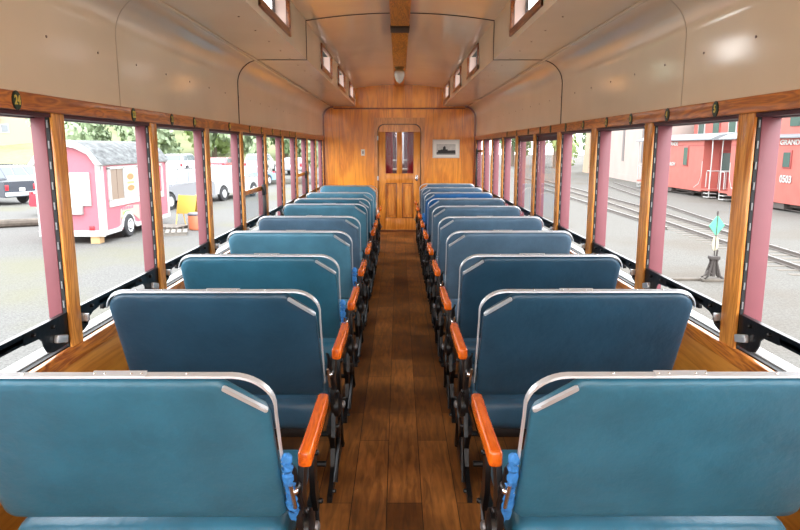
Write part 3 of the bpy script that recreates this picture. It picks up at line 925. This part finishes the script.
obj('cream_target', bm, mat('cream target paint', (.40, .36, .25), .5), ss)
bm = B(); tube(bm, [(0, 0, 1.40), (0, 0, 1.44), (0, 0, 1.47)], [.02, .02, .008], 8); obj('finial', bm, M_RUST, ss)

# ---- vehicles
M_TYRE = mat('tyre rubber', (.03, .03, .032), .8)
M_WHEEL = mat('wheel alloy', (.55, .55, .56), .35, .6)
M_CGLASS = mat('car glass', (.10, .12, .14), .06, spec=.8)
M_LAMPR = mat('red tail lamp', (.6, .02, .03), .3)
M_PLAST = mat('dark car plastic', (.03, .03, .035), .6)
def vehicle(name, label, cat, loc, rz, color, kind='suv', group=None, Ln=4.8):
    """local: x forward (front at +x), y side"""
    r = thing(name, label, cat, loc, rz, group)
    paint = mat('paint %.2f %.2f %.2f' % color, color, .25, coat=.5)
    h = Ln/2; wr = .37; wx = (-h+.95, h-.95); hw = .92
    zb = .38
    def archs(x0):
        return [(x0 + .46*cos(radians(a)), .37 + .46*sin(radians(a))) for a in (178, 150, 120, 90, 60, 30, 2)]
    low = [(-h+.02, zb)] + archs(wx[0]) + archs(wx[1]) + [(h-.05, zb), (h, .62)]
    if kind == 'pickup': up = [(h-.05, .92), (h-.25, 1.02), (h-1.25, 1.10), (h-1.3, 1.12), (-h+1.75, 1.12), (-h, 1.10), (-h, .6)]
    elif kind == 'car': up = [(h-.08, .74), (h-1.2, .92), (-h+.7, .95), (-h+.05, .88), (-h, .6)]
    else: up = [(h-.05, .90), (h-.25, 1.0), (h-1.25, 1.07), (-h+.05, 1.10), (-h, .7)]
    bm = B(); prism(bm, low+up, 'y', -hw, hw)
    if kind == 'pickup':   # open bed rim
        pass
    obj('body', bm, paint, r)
    if kind == 'pickup': cb = (-h+1.85, h-1.25, -h+2.1, h-2.0, 1.11, 1.78)
    elif kind == 'car': cb = (-h+.55, h-1.2, -h+1.2, h-2.0, .92, 1.42)
    else: cb = (-h+.06, h-1.2, -h+.4, h-1.95, 1.07, 1.72)
    a0, a1, b0, b1, z0, z1 = cb
    bm = B(); tw = .70
    lo = [(a0, -hw+.03), (a1, -hw+.03), (a1, hw-.03), (a0, hw-.03)]; hi = [(b0, -tw), (b1, -tw), (b1, tw), (b0, tw)]
    A = [bm.verts.new((x, y, z0)) for x, y in lo]; C = [bm.verts.new((x, y, z1)) for x, y in hi]
    bm.faces.new(A[::-1]); bm.faces.new(C)
    for i in range(4): bm.faces.new((A[i], A[(i+1) % 4], C[(i+1) % 4], C[i]))
    bmesh.ops.bevel(bm, geom=list(bm.edges), offset=.05, segments=2, affect='EDGES')
    obj('cabin', bm, paint, r)
    def pane(q, nrm, nm='car_window'):
        bm = B(); n = Vector(nrm).normalized()*.02
        V = [bm.verts.new(Vector(p)+n) for p in q]; U = [bm.verts.new(Vector(p)-n) for p in q]
        bm.faces.new(V); bm.faces.new(U[::-1])
        for i in range(4): bm.faces.new((V[i], V[(i+1) % 4], U[(i+1) % 4], U[i]))
        obj(nm, bm, M_CGLASS, r)
    def lerp(a, b, t): return a+(b-a)*t
    for sy in (-1, 1):
        segs = [(.06, .34), (.37, .64), (.67, .93)] if kind == 'suv' else [(.10, .48), (.53, .90)]
        for t0, t1 in segs:
            q = []
            for t, vv in ((t0, .14), (t1, .14), (t1, .86), (t0, .86)):
                x = lerp(lerp(a0, a1, t), lerp(b0, b1, t), vv)
                q.append((x, sy*lerp(hw-.03, tw, vv), lerp(z0, z1, vv)))
            pane(q, (0, sy, .3))
    pane([(lerp(a0, b0, v), y, lerp(z0, z1, v)) for y, v in ((-.72, .15), (.72, .15), (.62, .85), (-.62, .85))], (-1, 0, .4), 'rear_window')
    pane([(lerp(a1, b1, v), y, lerp(z0, z1, v)) for y, v in ((-.74, .12), (.74, .12), (.62, .88), (-.62, .88))], (1, 0, .8), 'windscreen')
    for x in wx:
        for sy in (-1, 1):
            bm = B(); lathe(bm, [(.24, 0), (.34, .01), (wr, .05), (wr, .19), (.33, .22), (.2, .22)], (x, sy*hw-(.20 if sy > 0 else .04), wr), 20, 'y')
            wl = obj('wheel', bm, M_TYRE, r)
            bm = B(); lathe(bm, [(.21, 0), (.22, sy*.03), (.20, sy*.045), (.12, sy*.03), (.05, sy*.05)], (x, sy*(hw+.01), wr), 10, 'y')
            obj('hub', bm, M_WHEEL, wl)
    bm = B(); box(bm, -h-.06, -h+.1, -.88, .88, .42, .62, .03); obj('rear_bumper', bm, M_ALU if kind == 'pickup' else paint, r)
    bm = B(); box(bm, h-.1, h+.06, -.88, .88, .40, .62, .03); obj('front_bumper', bm, M_PLAST, r)
    for sy in (-1, 1):
        bm = B(); box(bm, -h-.02, -h+.08, sy*.78-.09, sy*.78+.09, .72, .98, .02); obj('tail_lamp', bm, M_LAMPR, r)
        bm = B(); box(bm, h-.12, h+.01, sy*.70-.14, sy*.70+.14, .66, .80, .02); obj('headlamp', bm, M_CHROME, r)
    bm = B(); box(bm, -h-.07, -h-.055, -.16, .16, .66, .82, .004); obj('licence_plate', bm, M_WHITEP, r)
    if kind == 'pickup':
        bm = B(); box(bm, -h+.06, -h+1.78, -.78, .78, 1.08, 1.125); obj('bed_liner', bm, M_PLAST, r)
    if kind == 'suv':
        bm = B()
        for sy in (-1, 1): tube(bm, [(b0+.2, sy*.6, z1+.05), (b1-.1, sy*.6, z1+.05)], .02, 6)
        obj('roof_rack', bm, M_PLAST, r)
    return r
SIL = (.22, .225, .24); WHT = (.34, .34, .34); DRK = (.055, .06, .075)
vehicle('pickup_truck', 'dark pickup truck parked at the far left, tailgate toward the yard', 'truck', (-20.7, 33.0, GZ), radians(160), DRK, 'pickup')
vehicle('white_suv', 'white SUV parked behind the dark pickup truck', 'car', (-22.8, 39.5, GZ), radians(75), WHT, 'suv')
vehicle('red_car', 'red car partly hidden by the nearest maroon post on the left', 'car', (-13.0, 27.4, GZ), radians(-6), (.30, .03, .05), 'car', Ln=3.9)
vehicle('silver_suv', 'silver SUV with a large wheel just past the snack trailer', 'car', (-10.7, 30.9, GZ), radians(255), SIL, 'suv')
vehicle('white_pickup', 'white pickup truck nose toward the tracks beyond the silver SUV', 'truck', (-9.6, 36.2, GZ), radians(255), WHT, 'pickup', Ln=5.2)
vehicle('blue_car', 'pale blue car farther along the lot', 'car', (-10.9, 47.5, GZ), radians(250), (.25, .45, .62), 'car')
cols = [WHT, SIL, (.30, .32, .35), (.5, .5, .52), (.45, .06, .07), WHT, SIL, (.12, .13, .15), WHT]
for i, c in enumerate(cols):
    x = -28+i*3.2
    nmx = ('white', 'silver', 'charcoal', 'grey', 'dark red', 'white', 'silver', 'black', 'white')[i]
    vehicle('parked_car', '%s parked car in the back row of the lot, %s from the left' % (nmx, ORD[i] if i else 'first'), 'car', (x, 56.5+(i % 3)*.6, GZ+.5), radians(84+(i*37) % 12), c, 'suv' if i % 2 else 'car', 'cars in the back row of the lot')
# raised gravel terrace under the back row
bm = B(); box(bm, -60, 1, 50, 75, GZ-.2, GZ+.5, .3); struct(obj('ground_terrace', bm, G_L), 'low gravel terrace with the back row of cars')

# kerb log
lg = B(); tube(lg, [(-21, 19.6, GZ+.14), (-16, 21.5, GZ+.15), (-12.2, 23.6, GZ+.14)], [.16, .15, .14], 10)
o = obj('kerb_log', lg, M_TIE); tag(o, 'long grey log lying as a kerb on the gravel at far left', 'log')

# ---- snack trailer
M_PINK = mat('pink siding', (.42, .115, .15), .5, var=(40, .10, (8, 8, .3)))
M_TWH = mat('white trailer trim', (.42, .415, .40), .5)
M_SHIN = mat('grey shingles', (.085, .088, .088), .85, var=(3.5, .6, (1, 1, 3)))
tr = thing('snack_trailer', 'pink and white snack trailer with a shingled roof', 'trailer', (-8.5, 18.8, GZ))
TX, TL_, zb, ze, zr = -1.85, 5.4, .27, 2.27, 2.86
def arch_top(o=0): return [(TX-.0-o, ze), (TX*.86, ze+.36+o), (TX*.68, zr-.06+o), (TX/2, zr+o), (TX*.32, zr-.06+o), (TX*.14, ze+.36+o), (0+o, ze)]
bm = B(); prism(bm, [(0, zb), (TX, zb)] + arch_top(), 'y', 0, TL_); obj('trailer_body', bm, M_PINK, tr)
bm = B(); a = arch_top(.02); b = arch_top(.10)
prism(bm, a + b[::-1], 'y', -.12, TL_+.12); obj('shingle_roof', bm, M_SHIN, tr)
bm = B(); a = arch_top(-.07); b = arch_top(.105)
prism(bm, a + b[::-1], 'y', -.16, -.11)
box(bm, -.13, .025, -.025, .0, zb, ze+.1); box(bm, TX-.02, TX+.13, -.025, 0, zb, ze+.1)
box(bm, .0, .025, -.02, .16, zb, ze); box(bm, 0, .03, TL_-.14, TL_+.03, zb, ze); box(bm, TX-.03, .035, -.03, 0, zb-.05, zb+.12)
# side skirt with wheel arch
sk = [(0, zb+.10), (.9, zb+.10)] + arc(1.65, .30, .50, 165, 15, 8) + [(2.4, zb+.10), (TL_, zb+.10), (TL_, zb-.02), (2.22, zb-.02)] + arc(1.65, .30, .42, 10, 170, 8) + [(1.05, zb-.02), (0, zb-.02)]
prism(bm, sk, 'x', 0, .05)
box(bm, -.0, .04, 0, TL_, ze-.03, ze+.03)
obj('white_trim', bm, M_TWH, tr)
bm = B(); box(bm, 0, .035, .42, TL_-.5, 1.02, 1.22); box(bm, 0, .035, .42, TL_-.5, 2.12, 2.2); box(bm, 0, .035, .42, .60, 1.2, 2.15)
box(bm, 0, .035, 1.50, 1.62, 1.2, 2.15); box(bm, 0, .035, 2.5, 2.64, 1.2, 2.15); box(bm, 0, .035, TL_-.62, TL_-.5, 1.2, 2.15)
obj('window_surround', bm, M_TWH, tr)
for y0, y1, nm in ((.60, 1.05, 'pane'), (1.08, 1.50, 'pane')):
    bm = B(); box(bm, 0, .015, y0, y1, 1.22, 2.12); obj(nm, bm, mat('brown blind', (.22, .16, .12), .4), tr)
bm = B(); box(bm, 0, .02, 1.62, 2.5, 1.22, 2.12); pst = obj('food_poster', bm, mat('cream poster', (.85, .62, .35), .5), tr)
bm = B()
for cy, cz, ry, rz, t in ((2.05, 1.85, .26, .10, 0), (2.05, 1.50, .28, .09, 1)):
    prism(bm, [(cy+ry*cos(2*pi*i/16), cz+rz*sin(2*pi*i/16)) for i in range(16)], 'x', .021, .026)
obj('burger_bun', bm, mat('orange red print', (.75, .16, .06), .5), pst)
bm = B(); box(bm, .021, .027, 1.8, 2.3, 1.64, 1.70); obj('burger_filling', bm, mat('yellow print', (.85, .6, .1), .5), pst)
# lower decal
bm = B(); prism(bm, [(1.05, .38), (1.2, .9), (1.75, .98), (2.6, .92), (2.6, .42), (2.2, .62), (1.65, .80), (1.15, .62)], 'x', .0, .012); dc = obj('menu_decal', bm, mat('pale decal', (.40, .34, .28), .5), tr)
bm = B(); prism(bm, [(1.62+.28*cos(2*pi*i/16), .74+.08*sin(2*pi*i/16)) for i in range(16)], 'x', .012, .018); obj('green_filling', bm, mat('green print', (.08, .30, .10), .5), dc)
for yy, zz in ((1.25, .55), (1.3, .70)):
    bm = B(); box(bm, .012, .017, yy, yy+.14, zz, zz+.1); obj('fries', bm, mat('yellow print', (.85, .6, .1), .5), dc)
bm = B()
for i in range(7): prism(bm, [(1.25+i*.13, .86), (1.33+i*.13, .86), (1.36+i*.13, .95), (1.28+i*.13, .95)], 'x', .012, .02)
obj('red_lettering', bm, mat('red print', (.72, .12, .18), .5), dc)
# serving end: white hatch, counter, sign
bm = B(); box(bm, TX+.25, -.30, -.05, 0, 1.1, 2.05, .01); box(bm, TX+.9, -.55, -.12, 0, .86, 1.12, .01); box(bm, TX+.15, -1.6, -.03, 0, .55, 2.25); obj('serving_hatch', bm, M_TWH, tr)
bm = B(); box(bm, TX+1.0, -.82, -.065, -.05, 1.18, 1.40, .01); obj('hatch_window', bm, mat('pale grey panel', (.55, .60, .62), .4), tr)
bm = B(); lathe(bm, [(.03, 0), (.05, -.05), (.02, -.10)], (TX+.35, 0, 1.85), 8, 'y'); obj('lantern', bm, mat('brass gallery', (.35, .22, .09), .3, .9), tr)
bm = B(); box(bm, -.42, -.28, -.04, 0, .40, .52, .01); obj('tail_lamp', bm, M_LAMPR, tr)
bm = B(); lathe(bm, [(.20, -.13), (.33, -.12), (.36, -.08), (.36, .05), (.33, .08), (.18, .08)], (.0, 1.65, .36), 22, 'x'); w = obj('wheel', bm, M_TYRE, tr)
bm = B(); lathe(bm, [(.20, .07), (.21, .095), (.12, .07), (.08, .1)], (0, 1.65, .36), 12, 'x'); obj('hub', bm, mat('white rim', (.8, .8, .8), .4), w)
bm = B(); lathe(bm, [(.20, -.08), (.33, -.08), (.36, -.04), (.36, .08), (.18, .13)], (TX+.1, 1.65, .36), 22, 'x'); obj('wheel', bm, M_TYRE, tr)
bm = B(); box(bm, -.45, -.18, .05, .35, 0, zb, .01); obj('support_block', bm, mat('raw wood block', (.55, .36, .18), .8), tr)

# pallets, sandwich board, orange cooler
def pallet(x, y, rz, z, label):
    r = thing('wooden_pallet', label, 'pallet', (x, y, z), rz, group='pallets on the ground behind the trailer')
    bm = B()
    for i in range(6): box(bm, -.5+.18*i, -.38+.18*i, -.45, .45, .09, .115)
    for yy in (-.42, -.04, .34): box(bm, -.5, .52, yy, yy+.09, 0, .09)
    obj('slats', bm, mat('grey pallet wood', (.20, .18, .155), .9), r)
pallet(-7.35, 20.9, .3, GZ, 'grey wooden pallet flat on the gravel by the trailer, nearer one')
pallet(-7.9, 22.4, -.2, GZ, 'grey wooden pallet flat on the gravel by the trailer, farther one')
sb = thing('sandwich_board', 'yellow folding sandwich board behind the trailer', 'sign', (-7.5, 23.3, GZ), -.25)
for sgn in (-1, 1):
    bm = B(); mx = Matrix.Rotation(sgn*radians(16), 4, 'X')
    box(bm, -.36, .36, -.015, .015, .42, 1.08, .006, mx=Matrix.Translation((0, 0, 1.1)) @ mx @ Matrix.Translation((0, 0, -1.1)))
    obj('board', bm, mat('yellow board', (.50, .30, .05), .5), sb)
bm = B()
for sx in (-.33, .33):
    for sy in (-1, 1): tube(bm, [(sx, 0, 1.1), (sx, sy*.31, 0)], .018, 6)
obj('leg_frame', bm, mat('yellow frame', (.8, .5, .1), .5), sb)
cb = thing('orange_cooler', 'round orange drinks cooler standing by the yellow board', 'cooler', (-6.85, 22.2, GZ))
bm = B(); lathe(bm, [(.27, 0), (.30, .03), (.31, .45), (.29, .5)], (0, 0, 0), 20); obj('cooler_body', bm, mat('orange plastic', (.45, .13, .06), .4), cb)
bm = B(); lathe(bm, [(.31, .5), (.32, .53), (.30, .57), (.1, .59)], (0, 0, 0), 20); obj('cooler_lid', bm, mat('dark lid', (.1, .1, .11), .5), cb)

# ---- hill, house, trees on the left
def hillz(x, y):
    t = max(0., min(1., (y-78)/70)); t2 = max(0., min(1., (-x-2)/50))
    return (t*t*(3-2*t))*(6+8*t2) + .6*sin(x*.21)*t + .5*sin(y*.3+x*.1)*t
bm = B(); ggrid(bm, -150, -2, 76, 230, GZ-.02, 50, 50, hillz)
struct(obj('ground_hill', bm, gravel('dry grass hill', (.17, .18, .095), (.235, .235, .13), 1.5, (.13, .18, .075))), 'dry grassy hillside behind the lot')
hs = thing('hillside_house', 'pale peach house on the hillside at the far left', 'house', (-62, 104, GZ+4.2), radians(12))
bm = B(); box(bm, -7, 6, -5, 5, -2.5, 6.5); obj('house_wall', bm, mat('peach stucco', (.36, .27, .20), .8), hs)
bm = B(); prism(bm, [(-7.6, 6.5), (6.6, 6.5), (-.5, 9.5)], 'y', -5.6, 5.6); obj('roof', bm, mat('brown roof', (.2, .12, .09), .8), hs)
for x, z, w2 in ((2.4, .7, .45), (-3.2, .7, .5), (2.4, 4.4, .6), (-3.2, 3.9, .6)):
    bm = B(); box(bm, x-w2-.15, x+w2+.15, -5.06, -5, z, z+1.3); f = obj('house_window', bm, mat('white window', (.36, .36, .35), .5), hs)
    bm = B(); box(bm, x-w2, x+w2, -5.1, -5.06, z+.15, z+1.15); obj('pane', bm, M_CGLASS, f)
bm = B(); box(bm, -.6, 1.8, -5.8, -5, 2.4, 3.2); obj('balcony', bm, mat('terracotta boards', (.33, .15, .09), .7), hs)

M_BARK = mat('bark', (.16, .12, .09), .9)
def leafmat(nm, c): return mat(nm, c, .7, var=(1.2, .25, (1, 1, 1)))
LM = [leafmat('haze-paled green leaves', (.27, .34, .20)), leafmat('mid green leaves', (.20, .28, .14)), leafmat('yellow green leaves', (.30, .38, .15))]  # leaf colours paled to paint in the distance haze
def crown_mesh(seed, R, H):
    rnd = random.Random(seed); bm = B()
    blobs = [(Vector((rnd.uniform(-.6, .6)*R, rnd.uniform(-.6, .6)*R, rnd.uniform(.15, .8)*H)), rnd.uniform(.28, .45)*R) for _ in range(15)]
    for c, r in blobs:
        for _ in range(170):
            d = Vector((rnd.gauss(0, 1), rnd.gauss(0, 1), rnd.gauss(0, 1))).normalized()
            p = c + d*r*rnd.uniform(.6, 1.12)
            s = rnd.uniform(.14, .30)*R*.36
            a = Vector((rnd.gauss(0, 1), rnd.gauss(0, 1), rnd.gauss(0, 1))).normalized(); b = a.cross(d).normalized() if a.cross(d).length > .01 else Vector((1, 0, 0))
            a = (a+d*.3).normalized()
            bm.faces.new([bm.verts.new(p+q) for q in (a*s, b*s*.7, -a*s, -b*s*.7)])
        bmesh.ops.create_icosphere(bm, subdivisions=2, radius=r*.62, matrix=Matrix.Translation(c))
    return bm
CR = {}
def tree(x, y, z, R, H, k, label, seed):
    r = thing('leafy_tree', label, 'tree', (x, y, z), seed*1.3, group='trees around the yard')
    if (k, seed % 3) not in CR:
        bm = crown_mesh(seed % 3+1, 1, 1.5); o = obj('foliage', bm, LM[k], r); CR[(k, seed % 3)] = o.data
    else:
        o = bpy.data.objects.new('foliage', CR[(k, seed % 3)]); COL.objects.link(o); o.parent = r
    o.scale = (R, R, H/1.5); o.location = (0, 0, H*.14)
    bm = B(); tube(bm, [(0, 0, -.4), (.1, 0, H*.3), (0, .1, H*.6)], [R*.09, R*.07, R*.04], 8); obj('trunk', bm, M_BARK, r)
# behind the trailer / lot: pixel columns 70..330, tops above the header line
tx = [-41, -36, -31, -26, -21, -16, -11]
for i, x in enumerate(tx):
    y = 84+(i % 2)*10
    tree(x, y, GZ+hillz(x, y)-.5, 4.6, 8.0+(i*5) % 3, (0, 1, 0, 2)[i % 4], 'haze-paled green tree in the row behind the parked cars, %s from the left' % (ORD[i] if i else 'first'), i)
for i in range(7):
    x = -43.5+i*7.6; y = 112+(i % 2)*3
    tree(x, y, GZ+hillz(x, y)-1.5, 3.7, 10.0, (1, 0, 2)[i % 3], 'green tree on the hillside behind the first tree row, %s from the left' % (ORD[i] if i else 'first'), i+3)
for i, (x, y, R, H, k) in enumerate([(21.2, 90, 3.6, 10, 2), (31, 100, 4, 11, 1), (17, 99, 3.6, 10, 1), (11, 106, 3.8, 9, 0), (42, 90, 4, 11, 1)]):
    tree(x, y, GZ, R, H, k, ('bright yellow green tree beside the sloping end of the pink building', 'green tree behind the pink building', 'green tree down the tracks, left of the bright one',
                               'haze-paled tree farthest left at the end of the tracks', 'tall green tree hidden mostly by the pink building')[i], i+11)
# ---- pink building
bd = thing('pink_building', 'pale pink plastered building beyond the tracks', 'building', (18.6, 48.0, GZ), math.atan2(27, 2.4)-pi/2)
PK = mat('pale pink plaster', (.33, .26, .23), .85, var=(.6, .06, (1, 1, 1)))
bm = B(); box(bm, 0, 9, 0, 24, 0, 9); box(bm, -.05, 0, 0, 24, 0, .5); obj('building_wall', bm, PK, bd)
bm = B(); prism(bm, [(24, 0), (27.4, 0), (24.9, 9), (24, 9)], 'x', -.1, 1.2); obj('sloping_buttress', bm, mat('peach plaster', (.36, .25, .17), .85), bd)
for y in (3.5, 9.6):
    bm = B(); box(bm, -.04, .02, y-.32, y+.32, 1.6, 6.2); f = obj('narrow_window', bm, mat('weathered shutter', (.13, .11, .105), .7), bd)
bm = B(); box(bm, -.3, 9.3, -.3, 24.3, 9, 9.3, .05); obj('roof', bm, mat('grey roof', (.3, .3, .3), .8), bd)

# ---- red cabooses
M_CAB = mat('red caboose paint', (.36, .085, .066), .55, var=(2, .08, (1, 1, 1)), bump=None)
M_CABD = mat('deep red boards', (.27, .05, .045), .6)
M_LET = mat('white lettering', (.40, .39, .37), .5)
M_UND = mat('dark undercarriage', (.07, .055, .05), .8)
M_GREENG = mat('greenish glass', (.05, .085, .075), .2)
M_CROOF = mat('grey canvas roof', (.16, .165, .172), .8)
CX = 16.8
def caboose(y0, y1, label, texts, wins, cup=None, near_end=None):
    r = thing('caboose', label, 'rail car', (CX, y0, GZ)); L = y1-y0; Wc = 2.6
    zb, zt = .34, 3.20
    bm = B(); box(bm, 0, Wc, 0, L, zb, zt)
    obj('car_body', bm, M_CAB, r)
    bm = B(); prism(bm, [(-.18, zt), (.3, zt+.22), (Wc/2, zt+.36), (Wc-.3, zt+.22), (Wc+.18, zt), (Wc+.18, zt-.05), (-.18, zt-.05)], 'y', -1.05, L+1.05)
    obj('roof', bm, M_CROOF, r)
    bm = B(); box(bm, -.02, 0, 0, L, zt-.36, zt-.30)
    obj('letterboard', bm, M_CABD, r)
    for wy, wz, ww, wh in wins:
        bm = B(); box(bm, -.04, .01, wy-ww/2-.07, wy+ww/2+.07, wz-.06, wz+wh+.1, .01); f = obj('window_frame', bm, M_CABD, r)
        bm = B(); box(bm, -.055, -.035, wy-ww/2, wy+ww/2, wz, wz+wh); obj('pane', bm, M_GREENG, f)
    for s_, sz, ty, tz, sxx in texts:
        text_mesh('lettering', s_, sz, M_LET, r, MX_right(-.03, ty, tz), .01, True, sxx)
    # platforms
    for e, ye in ((-1, 0), (1, L)):
        bm = B(); box(bm, 0, Wc, min(ye, ye+e*.95), max(ye, ye+e*.95), .42, .52); obj('platform_deck', bm, M_CAB, r)
        bm = B()
        for sx in (.03, Wc-.03):
            sgn = e
            tube(bm, [(sx, ye+sgn*.90, .52), (sx, ye+sgn*.90, 1.42), (sx, ye+sgn*.86, 1.50), (sx, ye+sgn*.55, 1.50), (sx, ye+sgn*.5, 1.42), (sx, ye+sgn*.48, .60)], .028, 8)
            tube(bm, [(sx, ye+sgn*.92, .1), (sx, ye+sgn*.95, 2.7), (sx, ye+sgn*.92, zt-.05)], .028, 8)
            tube(bm, [(sx-.03, ye-sgn*.05, 2.0), (sx-.03, ye-sgn*.08, 1.2), (sx-.03, ye-sgn*.35, .75), (sx-.03, ye-sgn*.9, .52)], .024, 8)
        tube(bm, [(.03, ye+sgn*.92, 1.5), (Wc-.03, ye+sgn*.92, 1.5)], .025, 8)
        for xx in (.5, .9, 1.7, 2.1): tube(bm, [(xx, ye+sgn*.92, .5), (xx, ye+sgn*.92, 1.5)], .016, 6)
        obj('handrails', bm, M_LET, r)
        bm = B()
        for i, (dz, dy) in enumerate(((.0, .3), (.2, .3))):
            box(bm, -.02, .45, min(ye+e*.35, ye+e*.9), max(ye+e*.35, ye+e*.9), .06+dz, .10+dz)
        obj('steps', bm, M_LET, r)
        bm = B(); box(bm, .9, 1.7, min(ye+e*.02, ye-e*.01), max(ye+e*.02, ye-e*.01), .6, 2.6); dd = obj('end_door', bm, M_CABD, r)
        bm = B(); box(bm, 1.05, 1.55, min(ye+e*.03, ye+e*.02), max(ye+e*.03, ye+e*.02), 1.5, 2.45); obj('pane', bm, M_GREENG, dd)
    # trucks
    for yc in (1.5, L-1.5):
        bm = B(); box(bm, .25, .37, yc-.95, yc+.95, .28, .42, .03); box(bm, Wc-.37, Wc-.25, yc-.95, yc+.95, .28, .42, .03); box(bm, .3, Wc-.3, yc-.2, yc+.2, .2, .4)
        tk = obj('truck_frame', bm, M_UND, r)
        for dy in (-.68, .68):
            bm = B()
            for xx in (.5, Wc-.62): lathe(bm, [(.33, 0), (.36, .02), (.36, .1), (.2, .12)], (xx, yc+dy, .36), 18, 'x')
            tube(bm, [(.5, yc+dy, .36), (Wc-.5, yc+dy, .36)], .06, 8)
            obj('wheelset', bm, M_UND, tk)
    bm = B(); box(bm, .3, Wc-.3, 0.1, L-.1, .18, .36); tube(bm, [(.15, .3, .30), (.15, L*.3, .08), (.15, L*.7, .08), (.15, L-.3, .30)], .02, 6); box(bm, 0.05, .5, L*.45, L*.62, .08, .34)
    obj('underframe', bm, M_UND, r)
    if cup:
        c0, c1, cwins = cup
        cu_ = B(); box(cu_, .1, Wc-.1, c0, c1, zt+.1, zt+1.35); co = obj('cupola', cu_, M_CAB, r)
        bm = B(); prism(bm, [(-.05, zt+1.35), (Wc/2, zt+1.6), (Wc+.05, zt+1.35), (Wc+.05, zt+1.3), (-.05, zt+1.3)], 'y', c0-.15, c1+.15); obj('cupola_roof', bm, M_CROOF, co)
        for wy in cwins:
            bm = B(); box(bm, .06, .11, wy-.35, wy+.35, zt+.45, zt+1.1); obj('cupola_window', bm, M_GREENG, co)
    return r
caboose(24.6, 33.6, 'red caboose numbered 0503 nearest on the right', [('0503', .44, 4.0, 1.38, 1.0), ('RIO  GRANDE', .30, 4.3, 2.96, 1.35)],
        [(4.05, 1.92, .5, .62), (7.3, 1.92, .5, .62), (1.6, 1.92, .5, .62)], (1.2, 5.4, (2.2, 3.9)))
caboose(36.6, 45.6, 'red caboose coupled beyond caboose 0503', [('RIO GRANDE', .30, 4.6, 2.96, 1.35), ('0500', .40, 5.2, 1.15, 1.0), ('D&RGW', .3, 4.2, 1.75, 1.1)],
        [(2.2, 1.75, .5, 1.0), (6.5, 1.9, .5, .7)])
# taller red coach on the track behind
rc = thing('red_coach', 'tall red coach standing behind the two cabooses', 'rail car', (20.6, 34.0, GZ))
bm = B(); box(bm, 0, 2.8, 0, 12.6, .5, 5.4); obj('car_body', bm, M_CAB, rc)
bm = B(); prism(bm, [(-.15, 5.4), (1.4, 5.9), (2.95, 5.4)], 'y', -.3, 12.9); obj('roof', bm, M_CROOF, rc)
for i in range(6):
    bm = B(); box(bm, -.05, .0, .4+i*2.1, 1.4+i*2.1, 3.55, 4.55); f = obj('window_frame', bm, M_LET if i % 2 else M_CABD, rc)
    bm = B(); box(bm, -.07, -.04, 0.5+i*2.1, 1.3+i*2.1, 3.65, 4.45); obj('pane', bm, M_GREENG, f)
bm = B(); box(bm, -.05, 0, 0, 12.6, 3.15, 3.3); obj('belt_rail', bm, M_CABD, rc)
bm = B()
for yc in (2, 10.6):
    for dy in (-.8, .8):
        lathe(bm, [(.36, 0), (.4, .03), (.4, .12), (.2, .14)], (.5, yc+dy, .40), 16, 'x'); lathe(bm, [(.36, 0), (.4, .03), (.4, .12), (.2, .14)], (2.1, yc+dy, .40), 16, 'x')
obj('wheels', bm, M_UND, rc)

# ================================================================== light
w = bpy.data.worlds.new('overcast'); S.world = w; w.use_nodes = True
nt = w.node_tree; N = nt.nodes; Lk = nt.links
bg = N['Background']
tc = N.new('ShaderNodeTexCoord'); sp = N.new('ShaderNodeSeparateXYZ'); Lk.new(tc.outputs['Generated'], sp.inputs[0])
rp = N.new('ShaderNodeValToRGB')
rp.color_ramp.elements[0].position = .0; rp.color_ramp.elements[0].color = (1.0, .985, .96, 1)
rp.color_ramp.elements[1].position = .6; rp.color_ramp.elements[1].color = (.86, .93, 1.0, 1)
Lk.new(sp.outputs['Z'], rp.inputs[0]); Lk.new(rp.outputs[0], bg.inputs['Color'])
bg.inputs['Strength'].default_value = 4.6
sd = bpy.data.lights.new('hazy_sun', 'SUN'); sd.energy = 1.5; sd.angle = radians(25); sd.color = (1, .96, .9)
so = bpy.data.objects.new('hazy_sun', sd); COL.objects.link(so); so.rotation_euler = (radians(32), radians(8), 0)

# ================================================================== camera
f_px = 655.
cam = bpy.data.cameras.new('camera'); cam.sensor_width = 36; cam.lens = f_px*36/800; cam.clip_start = .05; cam.clip_end = 600
co = bpy.data.objects.new('camera', cam); COL.objects.link(co)
co.location = (-.012, 0, EYE)
pitch = atan(117.5/f_px)
co.rotation_euler = (pi/2 - pitch, 0, -atan(1.3/f_px))
S.camera = co
S.view_settings.view_transform = 'Standard'; S.view_settings.look = 'None'; S.view_settings.gamma = 1
S.view_settings.use_curve_mapping = False
S.view_settings.exposure = .62
S.cycles.use_denoising = True
S.cycles.max_bounces = 12; S.cycles.diffuse_bounces = 7; S.cycles.transparent_max_bounces = 16
S.cycles.sample_clamp_indirect = 8
